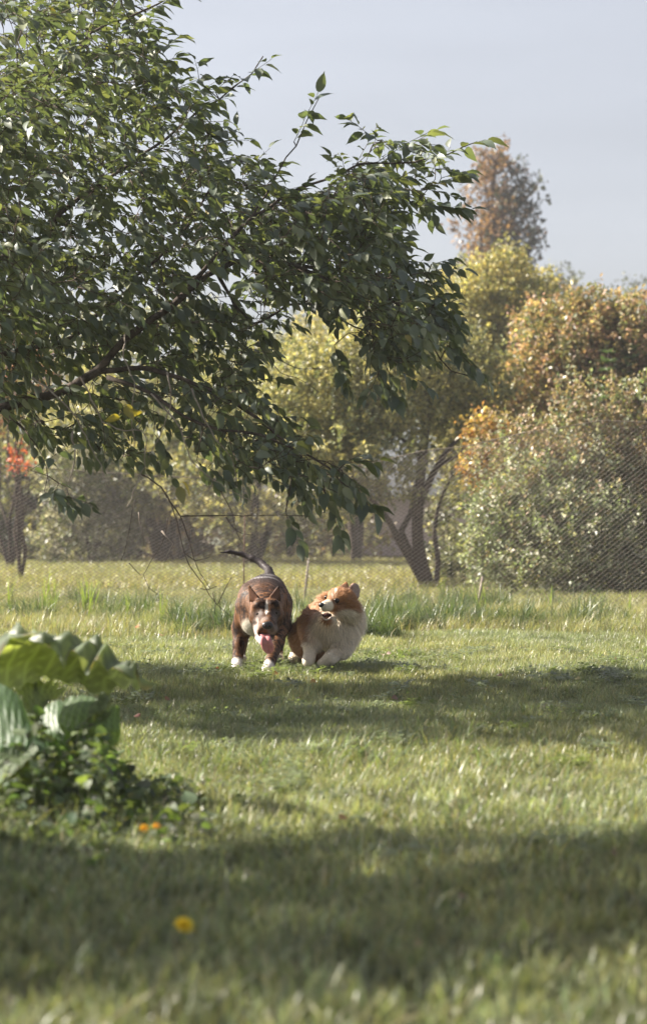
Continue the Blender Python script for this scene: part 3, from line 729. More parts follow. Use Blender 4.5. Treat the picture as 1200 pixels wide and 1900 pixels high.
    for t in T:
        v = t-buf[:nb]; ds = np.linalg.norm(v, axis=1)
        cosv = (v*bd[:nb]).sum(1)/np.maximum(ds, 1e-6)
        i = int(np.argmin(ds*(1.25-0.45*cosv)+np.where(ds < .05, .2, 0)))
        a = buf[i]; L = ds[i]
        ctrl = a+bd[i]*L*.35+np.array([0, 0, .04*L]); n = max(3, int(L/.07)+2)
        u = np.linspace(0, 1, n)[:, None]
        p = (1-u)**2*a+2*u*(1-u)*ctrl+u*u*t; p[1:-1] += rng.normal(0, .006, (n-2, 3))
        small.append((p, np.linspace(.0016+.0045*min(L, 1), .0014, n)))
        m = n-1
        if nb+m < 60000:
            buf[nb:nb+m] = p[1:]; bd[nb:nb+m] = norm(np.gradient(p, axis=0))[1:]; nb += m
    # leafy shoots
    lp, ld, ln, ls = [], [], [], []
    shoots = []
    def shoot(p0, dirv, L, nl, size=.095, drop=.45, flat=.3):
        n = 6; p = [p0]; dv = norm(dirv)
        for k in range(n):
            dv = norm(dv+np.array([0, 0, -drop*.12])+rng.normal(0, .07, 3)); p.append(p[-1]+dv*L/n)
        p = np.array(p); shoots.append((p, np.linspace(.0019, .0009, n+1)))
        for k in range(nl):
            f = (k+.6)/nl*n; i = min(int(f), n-1); q = p[i]+(p[i+1]-p[i])*(f-i)
            dv = norm(p[i+1]-p[i]); side = norm(np.cross(dv, [0, 0, 1])+1e-6)*(1 if k % 2 else -1)
            l = norm(dv*rng.uniform(.35, .9)+side*rng.uniform(.5, 1.0)+np.array([0, 0, -rng.uniform(.1, .9)*(1-.55*flat)])+rng.normal(0, .22, 3))
            if k == nl-1: l = norm(dv+rng.normal(0, .2, 3)+np.array([0, 0, -.3]))
            lp.append(q); ld.append(l)
            ln.append(norm(np.array([0, 0, 1.])+rng.normal(0, .5-.18*flat, 3)+np.array([-.1, .05, 0]))); ls.append(size*rng.uniform(.62, 1.18))
    for t in T:
        out = norm(t-np.array([-2.8, 9.4, 1.8]))
        inview = t[0] > -1.55 and t[1] > 7.5
        nl = rng.integers(6, 10) if inview else rng.integers(6, 9)
        shoot(t, out*.7+np.array([.25, 0, 0])+rng.normal(0, .55, 3), rng.uniform(.10, .19) if inview else rng.uniform(.14, .25), nl, size=.076 if inview else .125, flat=min(1, max(0, (t[2]-1.3)/.7)) if inview else 0)
    # explicit sprays along silhouettes
    for a, b, c, nl in [((430, 165), (495, 98), 9.6, 7), ((545, 262), (592, 178), 9.4, 8), ((700, 300), (800, 235), 9.4, 9), ((740, 330), (895, 255), 9.4, 12), ((800, 560), (838, 640), 9.2, 6),
                        ((830, 640), (900, 700), 9.2, 8), ((800, 490), (838, 478), 9.2, 4), ((600, 900), (635, 1000), 9.1, 9), ((530, 950), (548, 1010), 9.1, 5), ((640, 860), (700, 850), 9.0, 5),
                        ((660, 900), (690, 950), 9.0, 6), ((700, 700), (730, 745), 9.1, 6), ((270, 20), (330, -15), 9.6, 8), ((370, 150), (360, 110), 9.6, 5), ((620, 640), (640, 720), 9.2, 8),
                        ((770, 380), (870, 380), 9.3, 9), ((780, 350), (860, 330), 9.3, 8), ((700, 260), (650, 215), 9.4, 6), ((300, 90), (330, 70), 9.6, 4), ((400, 170), (425, 130), 9.6, 4)]:
        p0, p1 = P(a[0], a[1], c), P(b[0], b[1], c-.05); shoot(p0, p1-p0, np.linalg.norm(p1-p0)*1.04, int(nl*1.5)+1, size=.098, drop=.12, flat=.8)
        small.append((spline([buf[int(np.argmin(np.sum((buf[:nb]-p0)**2, 1)))], p0], .05), .0025))
    # two thin bare hanging twigs and dry pale ones
    bare = [[(262, 880, 8.9), (300, 905, 8.9), (325, 955, 8.9), (338, 1010, 8.9), (352, 1050, 8.9), (378, 1085, 8.9), (400, 1120, 8.9), (430, 1145, 8.9)],
            [(300, 905, 8.9), (335, 960, 8.9), (350, 1000, 8.9), (365, 1050, 8.9), (390, 1092, 8.9)], [(372, 1092, 8.9), (385, 1095, 8.9), (403, 1087, 8.9)],
            [(312, 960, 8.9), (300, 1010, 8.9), (267, 1068, 8.9), (275, 1090, 8.9), (293, 1103, 8.9)], [(240, 1045, 8.9), (262, 1068, 8.9)],
            [(340, 1025, 8.9), (362, 1040, 8.9), (390, 1033, 8.9)], [(405, 900, 9), (430, 950, 9), (440, 990, 9), (455, 1015, 9)], [(420, 960, 9), (440, 985, 9), (468, 993, 9)],
            [(335, 958, 9.0), (420, 957, 9.0), (520, 956, 9.0), (575, 958, 9.0)],
            [(250, 930, 8.95), (235, 1010, 8.95), (225, 1040, 8.95)], [(480, 640, 9), (520, 690, 9), (560, 705, 9), (592, 728, 9)], [(500, 640, 9), (540, 680, 9), (610, 685, 9)],
            [(405, 1120, 8.9), (420, 1090, 8.9), (430, 1070, 8.9)], [(395, 1100, 8.9), (400, 1120, 8.9), (398, 1140, 8.9)]]
    bb = []
    for k, pts in enumerate(bare):
        p = spline([P(*q) for q in pts], .03); r0 = .0030 if k == 8 else (.0032 if k in (0, 1) else .0020)
        p[1:-1] += rng.normal(0, .0015, (len(p)-2, 3)); bb.append((p, np.linspace(r0, .0012, len(p))))
    pale = [[(150, 700, 8.8), (200, 790, 8.8), (265, 800, 8.8), (270, 850, 8.8), (262, 880, 8.8), (236, 940, 8.8)], [(310, 690, 8.8), (318, 740, 8.8), (300, 800, 8.8), (275, 850, 8.8)],
            [(236, 600, 8.9), (230, 660, 8.8), (250, 710, 8.8), (245, 770, 8.8), (250, 830, 8.8)], [(280, 730, 8.8), (330, 790, 8.8), (360, 860, 8.8), (420, 905, 8.8), (470, 930, 8.8)],
            [(258, 950, 8.9), (262, 985, 8.9), (268, 1012, 8.9)], [(135, 800, 8.8), (138, 860, 8.8), (120, 910, 8.8), (100, 945, 8.8)], [(355, 720, 8.8), (390, 800, 8.8), (430, 850, 8.8), (440, 900, 8.8)],
            [(300, 985, 8.9), (320, 1008, 8.9), (310, 1030, 8.9), (305, 1045, 8.9)], [(60, 700, 8.8), (130, 760, 8.8), (180, 850, 8.8), (200, 905, 8.8)]]
    pp = []
    for pts in pale:
        p = spline([P(*q) for q in pts], .03); p[1:-1] += rng.normal(0, .003, (len(p)-2, 3)); pp.append((p, np.linspace(.0038, .0015, len(p))))
    V, F = tubes(small, 4); o = link('twig', mesh_mixed('twig', V, F), M_twig, tree); o['kind'] = 'stuff'
    V, F = tubes(shoots, 3); o = link('shoot', mesh_mixed('shoot', V, F), M_twig, tree); o['kind'] = 'stuff'
    for b in bb:
        V, F = tubes([b], 5); link('bare_twig', mesh_mixed('bare_twig', V, F), M_twig, tree)
    for b in pp:
        V, F = tubes([b], 5); link('dry_twig', mesh_mixed('dry_twig', V, F), M_pale_twig, tree)['label'] = 'pale dry twig without leaves'
    # leaves
    lp = np.array(lp); R = basis(np.array(ld), np.array(ln)); ls = np.array(ls)
    pal = np.array([(0.10, 0.124, 0.092), (0.12, 0.142, 0.096), (0.085, 0.108, 0.088), (0.165, 0.178, 0.104)])
    n = len(lp)
    ctr = lp+R[:, :, 0]*ls[:, None]*.55
    sx = ctr[:, 0]/ctr[:, 1]*FPX+600; sy = HY-(ctr[:, 2]-CH)/ctr[:, 1]*FPX
    vis = (sx > 5) & (sx < 1195) & (sy > 5) & (sy < 1300)
    score = np.where(vis, ls/ctr[:, 1]*np.clip(np.abs(R[:, 1, 2])+.35, 0, 1), 0)
    order = np.argsort(-score); chosen = order[:294]; rest = order[294:]
    wid = rng.uniform(.72, 1.05, n)
    V, F = scatter(LV, LF, lp[rest], R[rest], np.stack([ls[rest], ls[rest]*wid[rest], ls[rest]], -1))
    c = pal[rng.integers(0, 4, len(rest))]*rng.uniform(.8, 1.25, (len(rest), 1))
    yl = rng.uniform(size=len(rest)) < .003; c[yl] = (0.30, 0.24, 0.06)
    o = link('foliage', mesh_np('foliage', V, F, np.repeat(c, len(LV), 0)), M_cherry, tree); o['kind'] = 'stuff'
    variants = []
    for k in range(4):
        me = mesh_np('leaf', LV, LF, pal[k]); me.materials.append(M_cherry); variants.append(me)
    meY = mesh_np('leaf', LV, LF, (0.42, 0.32, 0.06)); meY.materials.append(M_cherry)
    def leafobj(me, pos, Rm, s, w_, lab=None):
        o = bpy.data.objects.new('leaf', me); COL.objects.link(o); o.parent = tree
        M4 = Matrix.Identity(4)
        for a in range(3):
            for b in range(3): M4[a][b] = float(Rm[a, b])*(s*w_ if b == 1 else s)
            M4[a][3] = float(pos[a]-tree.location[a])
        o.matrix_local = M4
        if lab: o['label'] = lab
    for q, i in enumerate(chosen): leafobj(variants[q % 4], lp[i], R[i], ls[i], wid[i])
    for (px, py) in [(233, 747), (256, 762), (228, 778), (334, 890), (330, 898)]:
        i = rng.integers(0, n); leafobj(meY, P(px, py, 8.6), R[i], .085, 1.0, 'yellowed leaf')
    print('cherry leaves', n, 'twigs', len(small))
cherry()

# ------------------------------------------------------------------ animals: distance fields -> one continuous skin
class SDF:
    def __init__(s, lo, hi, h):
        s.h = h; s.lo = np.array(lo, float)
        nx, ny, nz = [int(math.ceil((b-a)/h))+1 for a, b in zip(lo, hi)]
        s.X, s.Y, s.Z = np.meshgrid(*(s.lo[i]+h*np.arange(n) for i, n in enumerate((nx, ny, nz))), indexing='ij')
        s.X, s.Y, s.Z = (a.astype(np.float32) for a in (s.X, s.Y, s.Z))
        s.f = np.full(s.X.shape, 1.0, np.float32)
    def _crop(s, lo, hi):
        i0 = np.clip(((np.array(lo)-s.lo)/s.h).astype(int), 0, np.array(s.f.shape)-1)
        i1 = np.clip(((np.array(hi)-s.lo)/s.h).astype(int)+2, 1, np.array(s.f.shape))
        return tuple(slice(a, b) for a, b in zip(i0, i1))
    def add(s, fn, lo, hi, k, sub=False):
        m = k*1.5+.02
        sl = s._crop(np.array(lo)-m, np.array(hi)+m)
        d = fn(s.X[sl], s.Y[sl], s.Z[sl]); a = s.f[sl]
        if sub:
            d = -d; hh = np.clip(.5-.5*(a-d)/k, 0, 1); s.f[sl] = np.maximum(a, d)+k*hh*(1-hh)
        else:
            hh = np.clip(.5+.5*(d-a)/k, 0, 1); s.f[sl] = d*(1-hh)+a*hh-k*hh*(1-hh)
    def cap(s, a, b, ra, rb, k=.02, sub=False):
        a = np.array(a, float); b = np.array(b, float); ab = b-a; L2 = float(ab@ab)
        def fn(X, Y, Z):
            px, py, pz = X-a[0], Y-a[1], Z-a[2]
            t = np.clip((px*ab[0]+py*ab[1]+pz*ab[2])/L2, 0, 1)
            return np.sqrt((px-t*ab[0])**2+(py-t*ab[1])**2+(pz-t*ab[2])**2)-(ra+(rb-ra)*t)
        R = max(ra, rb); s.add(fn, np.minimum(a, b)-R, np.maximum(a, b)+R, k, sub)
    def chain(s, pts, k=.02):
        for (a, ra), (b, rb) in zip(pts[:-1], pts[1:]): s.cap(a, b, ra, rb, k)
    def ell(s, c, r, k=.03, R=None, sub=False):
        c = np.array(c, float); r = np.array(r, float); R = np.eye(3) if R is None else np.array(R)
        def fn(X, Y, Z):
            q = [X-c[0], Y-c[1], Z-c[2]]
            l = [sum(R[i, j]*q[i] for i in range(3)) for j in range(3)]
            k0 = np.sqrt(sum((l[j]/r[j])**2 for j in range(3))); k1 = np.sqrt(sum((l[j]/r[j]**2)**2 for j in range(3)))
            return k0*(k0-1)/np.maximum(k1, 1e-6)
        m = r.max(); s.add(fn, c-m, c+m, k, sub)
    def tri(s, a, b, c, th, k=.006):
        a, b, c = (np.array(v, float) for v in (a, b, c))
        ba, cb, ac = b-a, c-b, a-c; nor = np.cross(ba, ac)
        def fn(X, Y, Z):
            Pp = np.stack([X, Y, Z], -1).astype(float); pa, pb_, pc = Pp-a, Pp-b, Pp-c
            sg = np.sign((np.cross(ba, nor)*pa).sum(-1))+np.sign((np.cross(cb, nor)*pb_).sum(-1))+np.sign((np.cross(ac, nor)*pc).sum(-1))
            def e(v, p): t = np.clip((p@v)/(v@v), 0, 1); return ((v*t[..., None]-p)**2).sum(-1)
            dd = np.minimum(np.minimum(e(ba, pa), e(cb, pb_)), e(ac, pc))
            return (np.sqrt(np.where(sg < 2, dd, (pa@nor)**2/(nor@nor)))-th).astype(np.float32)
        s.add(fn, np.min([a, b, c], 0)-th, np.max([a, b, c], 0)+th, k)
    def mesh(s):
        f = s.f; nx, ny, nz = f.shape; ins = f < 0
        c = [(i, j, k) for i in (0, 1) for j in (0, 1) for k in (0, 1)]
        cnt = sum(ins[i:nx-1+i, j:ny-1+j, k:nz-1+k].astype(np.int8) for i, j, k in c)
        act = (cnt > 0) & (cnt < 8); idx = np.argwhere(act)
        vid = np.full(act.shape, -1, np.int32); vid[act] = np.arange(len(idx))
        acc = np.zeros((len(idx), 3)); num = np.zeros(len(idx))
        for p in range(8):
            for ax in range(3):
                a = c[p]
                if a[ax]: continue
                b = list(a); b[ax] = 1
                fa = f[idx[:, 0]+a[0], idx[:, 1]+a[1], idx[:, 2]+a[2]]; fb = f[idx[:, 0]+b[0], idx[:, 1]+b[1], idx[:, 2]+b[2]]
                m = (fa < 0) != (fb < 0); t = np.where(m, fa/np.where(m, fa-fb, 1), 0)
                q = np.tile(np.array(a, float), (len(idx), 1)); q[:, ax] += t
                acc[m] += q[m]; num[m] += 1
        V = s.lo+s.h*(idx+acc/num[:, None])
        F = []
        for ax in range(3):
            u, v = (ax+1) % 3, (ax+2) % 3
            a = [slice(None)]*3; b = [slice(None)]*3; a[ax] = slice(0, -1); b[ax] = slice(1, None)
            A, B = ins[tuple(a)], ins[tuple(b)]; e = np.argwhere(A != B)
            e = e[(e[:, u] > 0) & (e[:, v] > 0) & (e[:, u] < f.shape[u]-1) & (e[:, v] < f.shape[v]-1)]
            def g(du, dv):
                q = e.copy(); q[:, u] += du; q[:, v] += dv; return vid[q[:, 0], q[:, 1], q[:, 2]]
            q = np.stack([g(-1, -1), g(0, -1), g(0, 0), g(-1, 0)], -1)
            fl = ~A[e[:, 0], e[:, 1], e[:, 2]]; q[fl] = q[fl][:, ::-1]; F.append(q)
        F = np.vstack(F); F = F[(F >= 0).all(1)]
        # a little smoothing
        for _ in range(2):
            sm = np.zeros_like(V); ct = np.zeros(len(V))
            for a, b in ((0, 1), (1, 2), (2, 3), (3, 0)):
                np.add.at(sm, F[:, a], V[F[:, b]]); np.add.at(ct, F[:, a], 1)
                np.add.at(sm, F[:, b], V[F[:, a]]); np.add.at(ct, F[:, b], 1)
            V = V*.5+.5*sm/np.maximum(ct, 1)[:, None]
        return V, F

def vnormals(V, F):
    n = np.cross(V[F[:, 2]]-V[F[:, 0]], V[F[:, 3]]-V[F[:, 1]]); out = np.zeros_like(V)
    for k in range(4): np.add.at(out, F[:, k], n)
    return norm(out)

def inell(V, c, r, soft=.3):
    q = np.sqrt((((V-np.array(c))/np.array(r))**2).sum(1)); return np.clip((1+soft-q)/soft, 0, 1)

def blend(C, col, w): return C*(1-w[:, None])+np.array(col)*w[:, None]

def fur_mat(name, rough=.5, spec=.4, brindle=False, sheen=.2):
    m, nt, N, L = newmat(name)
    out = N('ShaderNodeOutputMaterial'); pb_ = N('ShaderNodeBsdfPrincipled')
    a = N('ShaderNodeAttribute'); a.attribute_name = 'col'; srcc = a.outputs['Color']
    tc = N('ShaderNodeTexCoord')
    nz = N('ShaderNodeTexNoise'); nz.inputs['Scale'].default_value = 160; nz.inputs['Detail'].default_value = 4
    L(tc.outputs['Object'], nz.inputs['Vector'])
    if brindle:
        mp = N('ShaderNodeMapping'); mp.inputs['Scale'].default_value = (16, 30, 11)
        n2 = N('ShaderNodeTexNoise'); n2.inputs['Scale'].default_value = 1.0; n2.inputs['Detail'].default_value = 5; n2.inputs['Distortion'].default_value = 1.6
        n2.inputs['Roughness'].default_value = .6
        L(tc.outputs['Object'], mp.inputs[0]); L(mp.outputs[0], n2.inputs['Vector'])
        cr = N('ShaderNodeValToRGB'); cr.color_ramp.elements[0].position = .43; cr.color_ramp.elements[1].position = .60
        cr.color_ramp.elements[0].color = (0.12, 0.10, 0.10, 1); cr.color_ramp.elements[1].color = (1.15, 1.15, 1.15, 1)
        L(n2.outputs['Fac'], cr.inputs[0])
        mm = N('ShaderNodeMix'); mm.data_type = 'RGBA'; mm.inputs['A'].default_value = (1, 1, 1, 1)
        L(a.outputs['Alpha'], mm.inputs[0]); L(cr.outputs[0], mm.inputs['B'])
        mx = N('ShaderNodeMix'); mx.data_type = 'RGBA'; mx.blend_type = 'MULTIPLY'; mx.inputs[0].default_value = 1
        L(srcc, mx.inputs['A']); L(mm.outputs['Result'], mx.inputs['B']); srcc = mx.outputs['Result']
    mr = N('ShaderNodeMapRange'); mr.inputs['To Min'].default_value = .7; mr.inputs['To Max'].default_value = 1.3; L(nz.outputs['Fac'], mr.inputs['Value'])
    vm = N('ShaderNodeVectorMath'); vm.operation = 'SCALE'; L(srcc, vm.inputs[0]); L(mr.outputs[0], vm.inputs['Scale'])
    bp = N('ShaderNodeBump'); bp.inputs['Strength'].default_value = .35; bp.inputs['Distance'].default_value = .003
    L(nz.outputs['Fac'], bp.inputs['Height']); L(bp.outputs[0], pb_.inputs['Normal'])
    L(vm.outputs[0], pb_.inputs['Base Color']); pb_.inputs['Roughness'].default_value = rough
    pb_.inputs['Specular IOR Level'].default_value = spec
    L(pb_.outputs[0], out.inputs['Surface'])
    return m

def flat_mat(name, col, rough=.4, spec=.5, sss=0):
    return noise_mat(name, tuple(c*.85 for c in col), tuple(min(1, c*1.15) for c in col), scale=60, rough=rough, bump=.15, spec=spec)

M_pit = fur_mat('short_brindle_coat', rough=.55, spec=.2, brindle=True)
M_corgi = fur_mat('corgi_undercoat', rough=.8, spec=.15)
M_strand = fur_mat('corgi_fur', rough=.55, spec=.3)
M_eye = flat_mat('eyeball', (0.012, 0.008, 0.006), rough=.12, spec=.4)
M_nose = flat_mat('wet_nose', (0.018, 0.018, 0.020), rough=.35, spec=.6)
M_tongue = flat_mat('tongue_skin', (0.52, 0.20, 0.21), rough=.3, spec=.5)
M_claw = flat_mat('claw_horn', (0.10, 0.08, 0.07), rough=.4)
M_mouth = flat_mat('mouth_inside', (0.03, 0.010, 0.010), rough=.8, spec=.1)

def ellipsoid(name, c, r, mat, parent, R=None, seg=14):
    u = np.linspace(0, math.pi, seg//2+2); v = np.arange(seg)*2*math.pi/seg
    U, W_ = np.meshgrid(u, v, indexing='ij')
    p = np.stack([np.sin(U)*np.cos(W_), np.sin(U)*np.sin(W_), np.cos(U)], -1).reshape(-1, 3)*np.array(r)
    if R is not None: p = p@np.array(R).T
    n = seg; i, j = np.meshgrid(np.arange(len(u)-1), np.arange(n), indexing='ij'); a = (i*n+j).ravel(); b = (i*n+(j+1) % n).ravel()
    F = np.stack([a, a+n, b+n, b], -1)
    return link(name, mesh_np(name, p+np.array(c), F), mat, parent)

def on_surface(bvh, px, py, d, back=0.0):
    o = Vector((0, 0, CH)); t = Vector(P(px, py, d)); dr = (t-o).normalized()
    hit = bvh.ray_cast(o, dr)
    return np.array(hit[0]+dr*back) if hit[0] else np.array(t)

def sheet(name, rows, mat, parent, nu=16, nv=10, thick=0.004, crumple=0.0, col=None, seed=3, ragged=0.0):
    """smooth sheet through rows of control points, with thickness"""
    rows = [np.array(r, float) for r in rows]
    def rs(p, n):
        q = spline(p, np.linalg.norm(np.diff(p, axis=0), axis=1).sum()/200+1e-5); s = np.concatenate([[0], np.cumsum(np.linalg.norm(np.diff(q, axis=0), axis=1))])
        t = np.linspace(0, s[-1], n); return np.stack([np.interp(t, s, q[:, k]) for k in range(3)], -1)
    A = np.array([rs(r, nu) for r in rows]); G = np.array([rs(A[:, i], nv) for i in range(nu)])   # nu,nv,3
    if crumple:
        r = np.random.default_rng(seed); ph = r.uniform(0, 6, 6)
        u, v = np.meshgrid(np.linspace(0, 1, nu), np.linspace(0, 1, nv), indexing='ij')
        uw = u+.09*np.sin(u*6+ph[3])+.05*np.sin(u*14+v*4+ph[4])
        a = crumple*(np.sin(uw*13+ph[0]+2.5*np.sin(v*4+ph[1]))*.6+np.sin(uw*27+v*11+ph[2])*np.sin(v*7+uw*5+ph[5])*.7)*(0.3+np.abs(v-.35))
        G[..., 1] += a*.8; G[..., 2] += a*.6; G[..., 0] += a*.3
    if ragged:
        u, v = np.meshgrid(np.linspace(0, 1, nu), np.linspace(0, 1, nv), indexing='ij'); r = np.random.default_rng(seed+50)
        f = r.uniform(5, 8); saw = ((u*f+.35*np.sin(u*11+seed)) % 1.0); saw = np.where(saw < .7, saw/.7, (1-saw)/.3)*r.uniform(.6, 1.2)
        dr = norm(G[:, -1]-G[:, -3])[:, None, :]
        G = G+dr*((saw-.35)*v**4*ragged)[..., None]+norm(G[:, :1]-G[:, 2:3])*((saw-.35)*(1-v)**6*ragged*.5)[..., None]
        n1 = np.sin(u*37+v*9)*np.sin(v*23+u*13+seed)
        vein = np.maximum(np.exp(-((((u*9+v*.9+.15*np.sin(v*6)) % 1.0)-.5)/.09)**2), .7*np.exp(-((((u*6-v*7) % 1.0)-.5)/.10)**2))
        base = np.array(col if col is not None else (.1, .13, .08), float)
        brown = np.clip((v-.93)/.07, 0, 1)*(np.sin(u*53+seed) > .3)
        colv = base*(1+.14*n1[..., None])*(1-vein[..., None])+np.minimum(base*1.9, .4)*vein[..., None]
        colv = colv*(1-.6*brown[..., None])+np.array([.22, .15, .08])*.6*brown[..., None]
        G[..., 1] -= .0025*vein
        G[..., 2] += .007*np.sin(u*29+v*17+4*np.sin(u*9))*(.3+v)*(ragged/.05)
    V = G.reshape(-1, 3); i, j = np.meshgrid(np.arange(nu-1), np.arange(nv-1), indexing='ij'); a = (i*nv+j).ravel()
    F = np.stack([a, a+nv, a+nv+1, a+1], -1)
    o = link(name, mesh_np(name, V, F, np.clip(colv.reshape(-1, 3), 0, 1) if ragged else col), mat, parent)
    if thick:
        md = o.modifiers.new('thickness', 'SOLIDIFY'); md.thickness = thick; md.offset = 0
    return o

def brindle_dog():
    s = SDF((-.62, 10.38, -.02), (.0, 12.1, .64), .0048)
    # trunk
    s.ell(P(490, 1112, 11.2), (.111, .26, .119), .03)
    s.ell(P(493, 1112, 11.5), (.104, .24, .112), .03)
    s.ell(P(496, 1108, 11.68), (.105, .15, .122), .03)
    s.ell(P(484, 1150, 11.0), (.10, .10, .085), .03)
    s.ell(P(459, 1120, 11.03), (.048, .09, .095), .025)
    s.ell(P(519, 1122, 11.06), (.048, .09, .095), .025)
    s.cap(P(490, 1108, 11.05), P(493, 1128, 10.78), .10, .078, .04)
    # forelegs
    s.chain([(P(456, 1125, 11.02), .050), (P(447, 1165, 11.08), .041), (P(445, 1196, 11.05), .031), (P(441, 1222, 11.02), .0235)], .02)
    s.cap(P(441, 1222, 11.02), P(440, 1236, 10.97), .0245, .027, .012)
    s.chain([(P(520, 1128, 11.02), .050), (P(519, 1165, 10.98), .040), (P(512, 1196, 10.85), .031), (P(503, 1225, 10.72), .024)], .02)
    s.cap(P(503, 1225, 10.72), P(496, 1243, 10.66), .025, .027, .012)
    for cx, cy, cd in ((440, 1240, 10.95), (493, 1249, 10.62)):
        for k in (-1.5, -.5, .5, 1.5):
            q = P(cx, cy, cd); q[0] += k*.0135; q[1] += abs(k)*.006; s.ell(q, (.0095, .016, .0125), .006)
    # hind legs
    for hx, kx, px_ in ((470, 456, 448), (518, 520, 517)):
        s.chain([(P(hx, 1120, 11.72), .070), (P(kx, 1160, 11.58), .050), (P(px_, 1186, 11.86), .028), (P(px_, 1214, 11.78), .022)], .03)
        s.ell(P(px_, 1222, 11.72), (.027, .04, .02), .012)
    # tail
    s.chain([(P(500, 1070, 11.78), .030), (P(499, 1058, 11.82), .0175), (P(486, 1046, 11.88), .0165), (P(468, 1036, 11.9), .0135), (P(448, 1028, 11.92), .0115), (P(426, 1024, 11.9), .0085), (P(408, 1025, 11.88), .004)], .012)
    # head
    s.ell(P(494, 1134, 10.72), (.069, .085, .062), .02)
    s.ell(P(475, 1147, 10.72), (.030, .05, .040), .035); s.ell(P(515, 1146, 10.72), (.030, .05, .040), .035)
    s.ell(P(481, 1122, 10.67), (.030, .034, .024), .03); s.ell(P(507, 1121, 10.67), (.030, .034, .024), .03)
    s.cap(P(495, 1145, 10.67), P(496, 1161, 10.545), .050, .041, .02)
    s.ell(P(483, 1168, 10.56), (.020, .045, .028), .012); s.ell(P(508, 1168, 10.56), (.019, .045, .026), .012)
    s.ell(P(496, 1159, 10.50), (.025, .02, .02), .01)
    # furrow between the brows, eye hollows
    s.cap(P(494, 1106, 10.64), P(494.5, 1132, 10.615), .006, .007, .012, sub=True)
    s.ell(P(479, 1139, 10.60), (.013, .013, .009), .012, sub=True); s.ell(P(512, 1138, 10.60), (.013, .013, .009), .012, sub=True)
    # lower jaw hanging open
    s.chain([(P(484, 1165, 10.70), .036), (P(484, 1182, 10.62), .024), (P(487, 1191, 10.57), .017)], .012)
    s.chain([(P(505, 1165, 10.70), .034), (P(500, 1180, 10.63), .02), (P(494, 1189, 10.58), .014)], .012)
    # ears
    s.tri(P(464, 1116, 10.74), P(481, 1110, 10.70), P(462, 1087, 10.72), .0045, .008)
    s.tri(P(520, 1114, 10.74), P(501, 1108, 10.70), P(517.5, 1087, 10.72), .0045, .008)
    V, F = s.mesh(); n = vnormals(V, F)
    px = V[:, 0]; Cc = np.tile(np.array([0.142, 0.066, 0.029]), (len(V), 1)); br = np.full(len(V), 1.0)
    # darker saddle on the back
    back = np.clip((V[:, 2]-.40)/.06, 0, 1)*np.clip((V[:, 1]-10.85)/.1, 0, 1)
    Cc = blend(Cc, (0.035, 0.033, 0.038), back*.9)
    stp = np.clip(np.sin(V[:, 1]*62+2.2*np.cos(V[:, 0]*14+4)+.8*np.sin(V[:, 0]*37))*2.2-1.1, 0, 1)*np.clip((V[:, 2]-.425)/.03, 0, 1)*np.clip((V[:, 1]-10.95)/.05, 0, 1)*np.clip((11.7-V[:, 1])/.1, 0, 1)  # pale sheen across the back, painted into the coat as bands
    Cc = blend(Cc, (0.30, 0.28, 0.28), stp*.75); br *= 1-np.clip(back*.75+stp, 0, 1)
    hd = V[:, 1] < 10.85
    Cc = blend(Cc, (0.155, 0.070, 0.030), np.where(hd & (V[:, 2] > .2), 1.0, 0)*.7)
    # dark mask round the eyes and muzzle side
    for c in (P(480, 1140, 10.62), P(511, 1139, 10.62)): Cc = blend(Cc, (0.04, 0.022, 0.015), inell(V, c, (.030, .06, .022), .5)*.95); br = br*(1-inell(V, c, (.030, .06, .022), .5))
    # white marks: blaze, muzzle left, throat, chest, paws
    def white(w, c=(0.62, 0.57, 0.52)):
        nonlocal Cc, br
        Cc = blend(Cc, c, w); br = br*(1-w)
    white(inell(V, P(494.5, 1128, 10.62), (.005, .06, .035), .5))
    white(inell(V, P(494, 1150, 10.58), (.020, .05, .014), .5)*.9, (0.36, 0.32, 0.30))
    white(inell(V, P(512, 1160, 10.60), (.02, .07, .03), .5)*.8, (0.06, 0.04, 0.032))
    white(inell(V, P(475, 1162, 10.62), (.020, .09, .032), .5)*.8, (0.42, 0.35, 0.32))
    white(inell(V, P(505, 1168, 10.52), (.02, .05, .02), .5)*.6, (0.25, 0.2, 0.18))
    white(inell(V, P(470, 1168, 10.95), (.055, .10, .05), .4), (0.50, 0.46, 0.38))
    white(inell(V, P(486, 1188, 10.60), (.04, .06, .022), .4), (0.5, 0.42, 0.4))
    for c in (P(440, 1240, 10.98), P(493, 1246, 10.64)): white(inell(V, c, (.045, .08, .045 if c[0] < -.35 else .056), .25), (0.66, 0.62, 0.58))
    for c in (P(448, 1222, 11.72), P(518, 1222, 11.72)): white(inell(V, c, (.04, .07, .03), .3))
    # inside of the ears
    for c in (P(469, 1103, 10.70), P(513, 1103, 10.70)):
        w_ = inell(V, c, (.022, .03, .03), .3)*(n[:, 1] < -.3); Cc = blend(Cc, (0.20, 0.10, 0.07), w_*.8); br *= 1-w_*.8
    t = empty('brindle_dog', (-.29, 11.1, 0), 'stocky brown brindle dog walking towards the camera, tongue out, tail raised', 'dog')
    C4 = np.hstack([np.clip(Cc, 0, 1), br[:, None]])
    link('body', mesh_np('body', V, F, C4), M_pit, t)
    # short coat
    tri = np.vstack([F[:, [0, 1, 2]], F[:, [0, 2, 3]]])
    ar = np.linalg.norm(np.cross(V[tri[:, 1]]-V[tri[:, 0]], V[tri[:, 2]]-V[tri[:, 0]]), axis=1)
    N_ = 42000; k = rng.choice(len(tri), N_, p=ar/ar.sum()); u = rng.uniform(size=(N_, 2)); fl = u.sum(1) > 1; u[fl] = 1-u[fl]
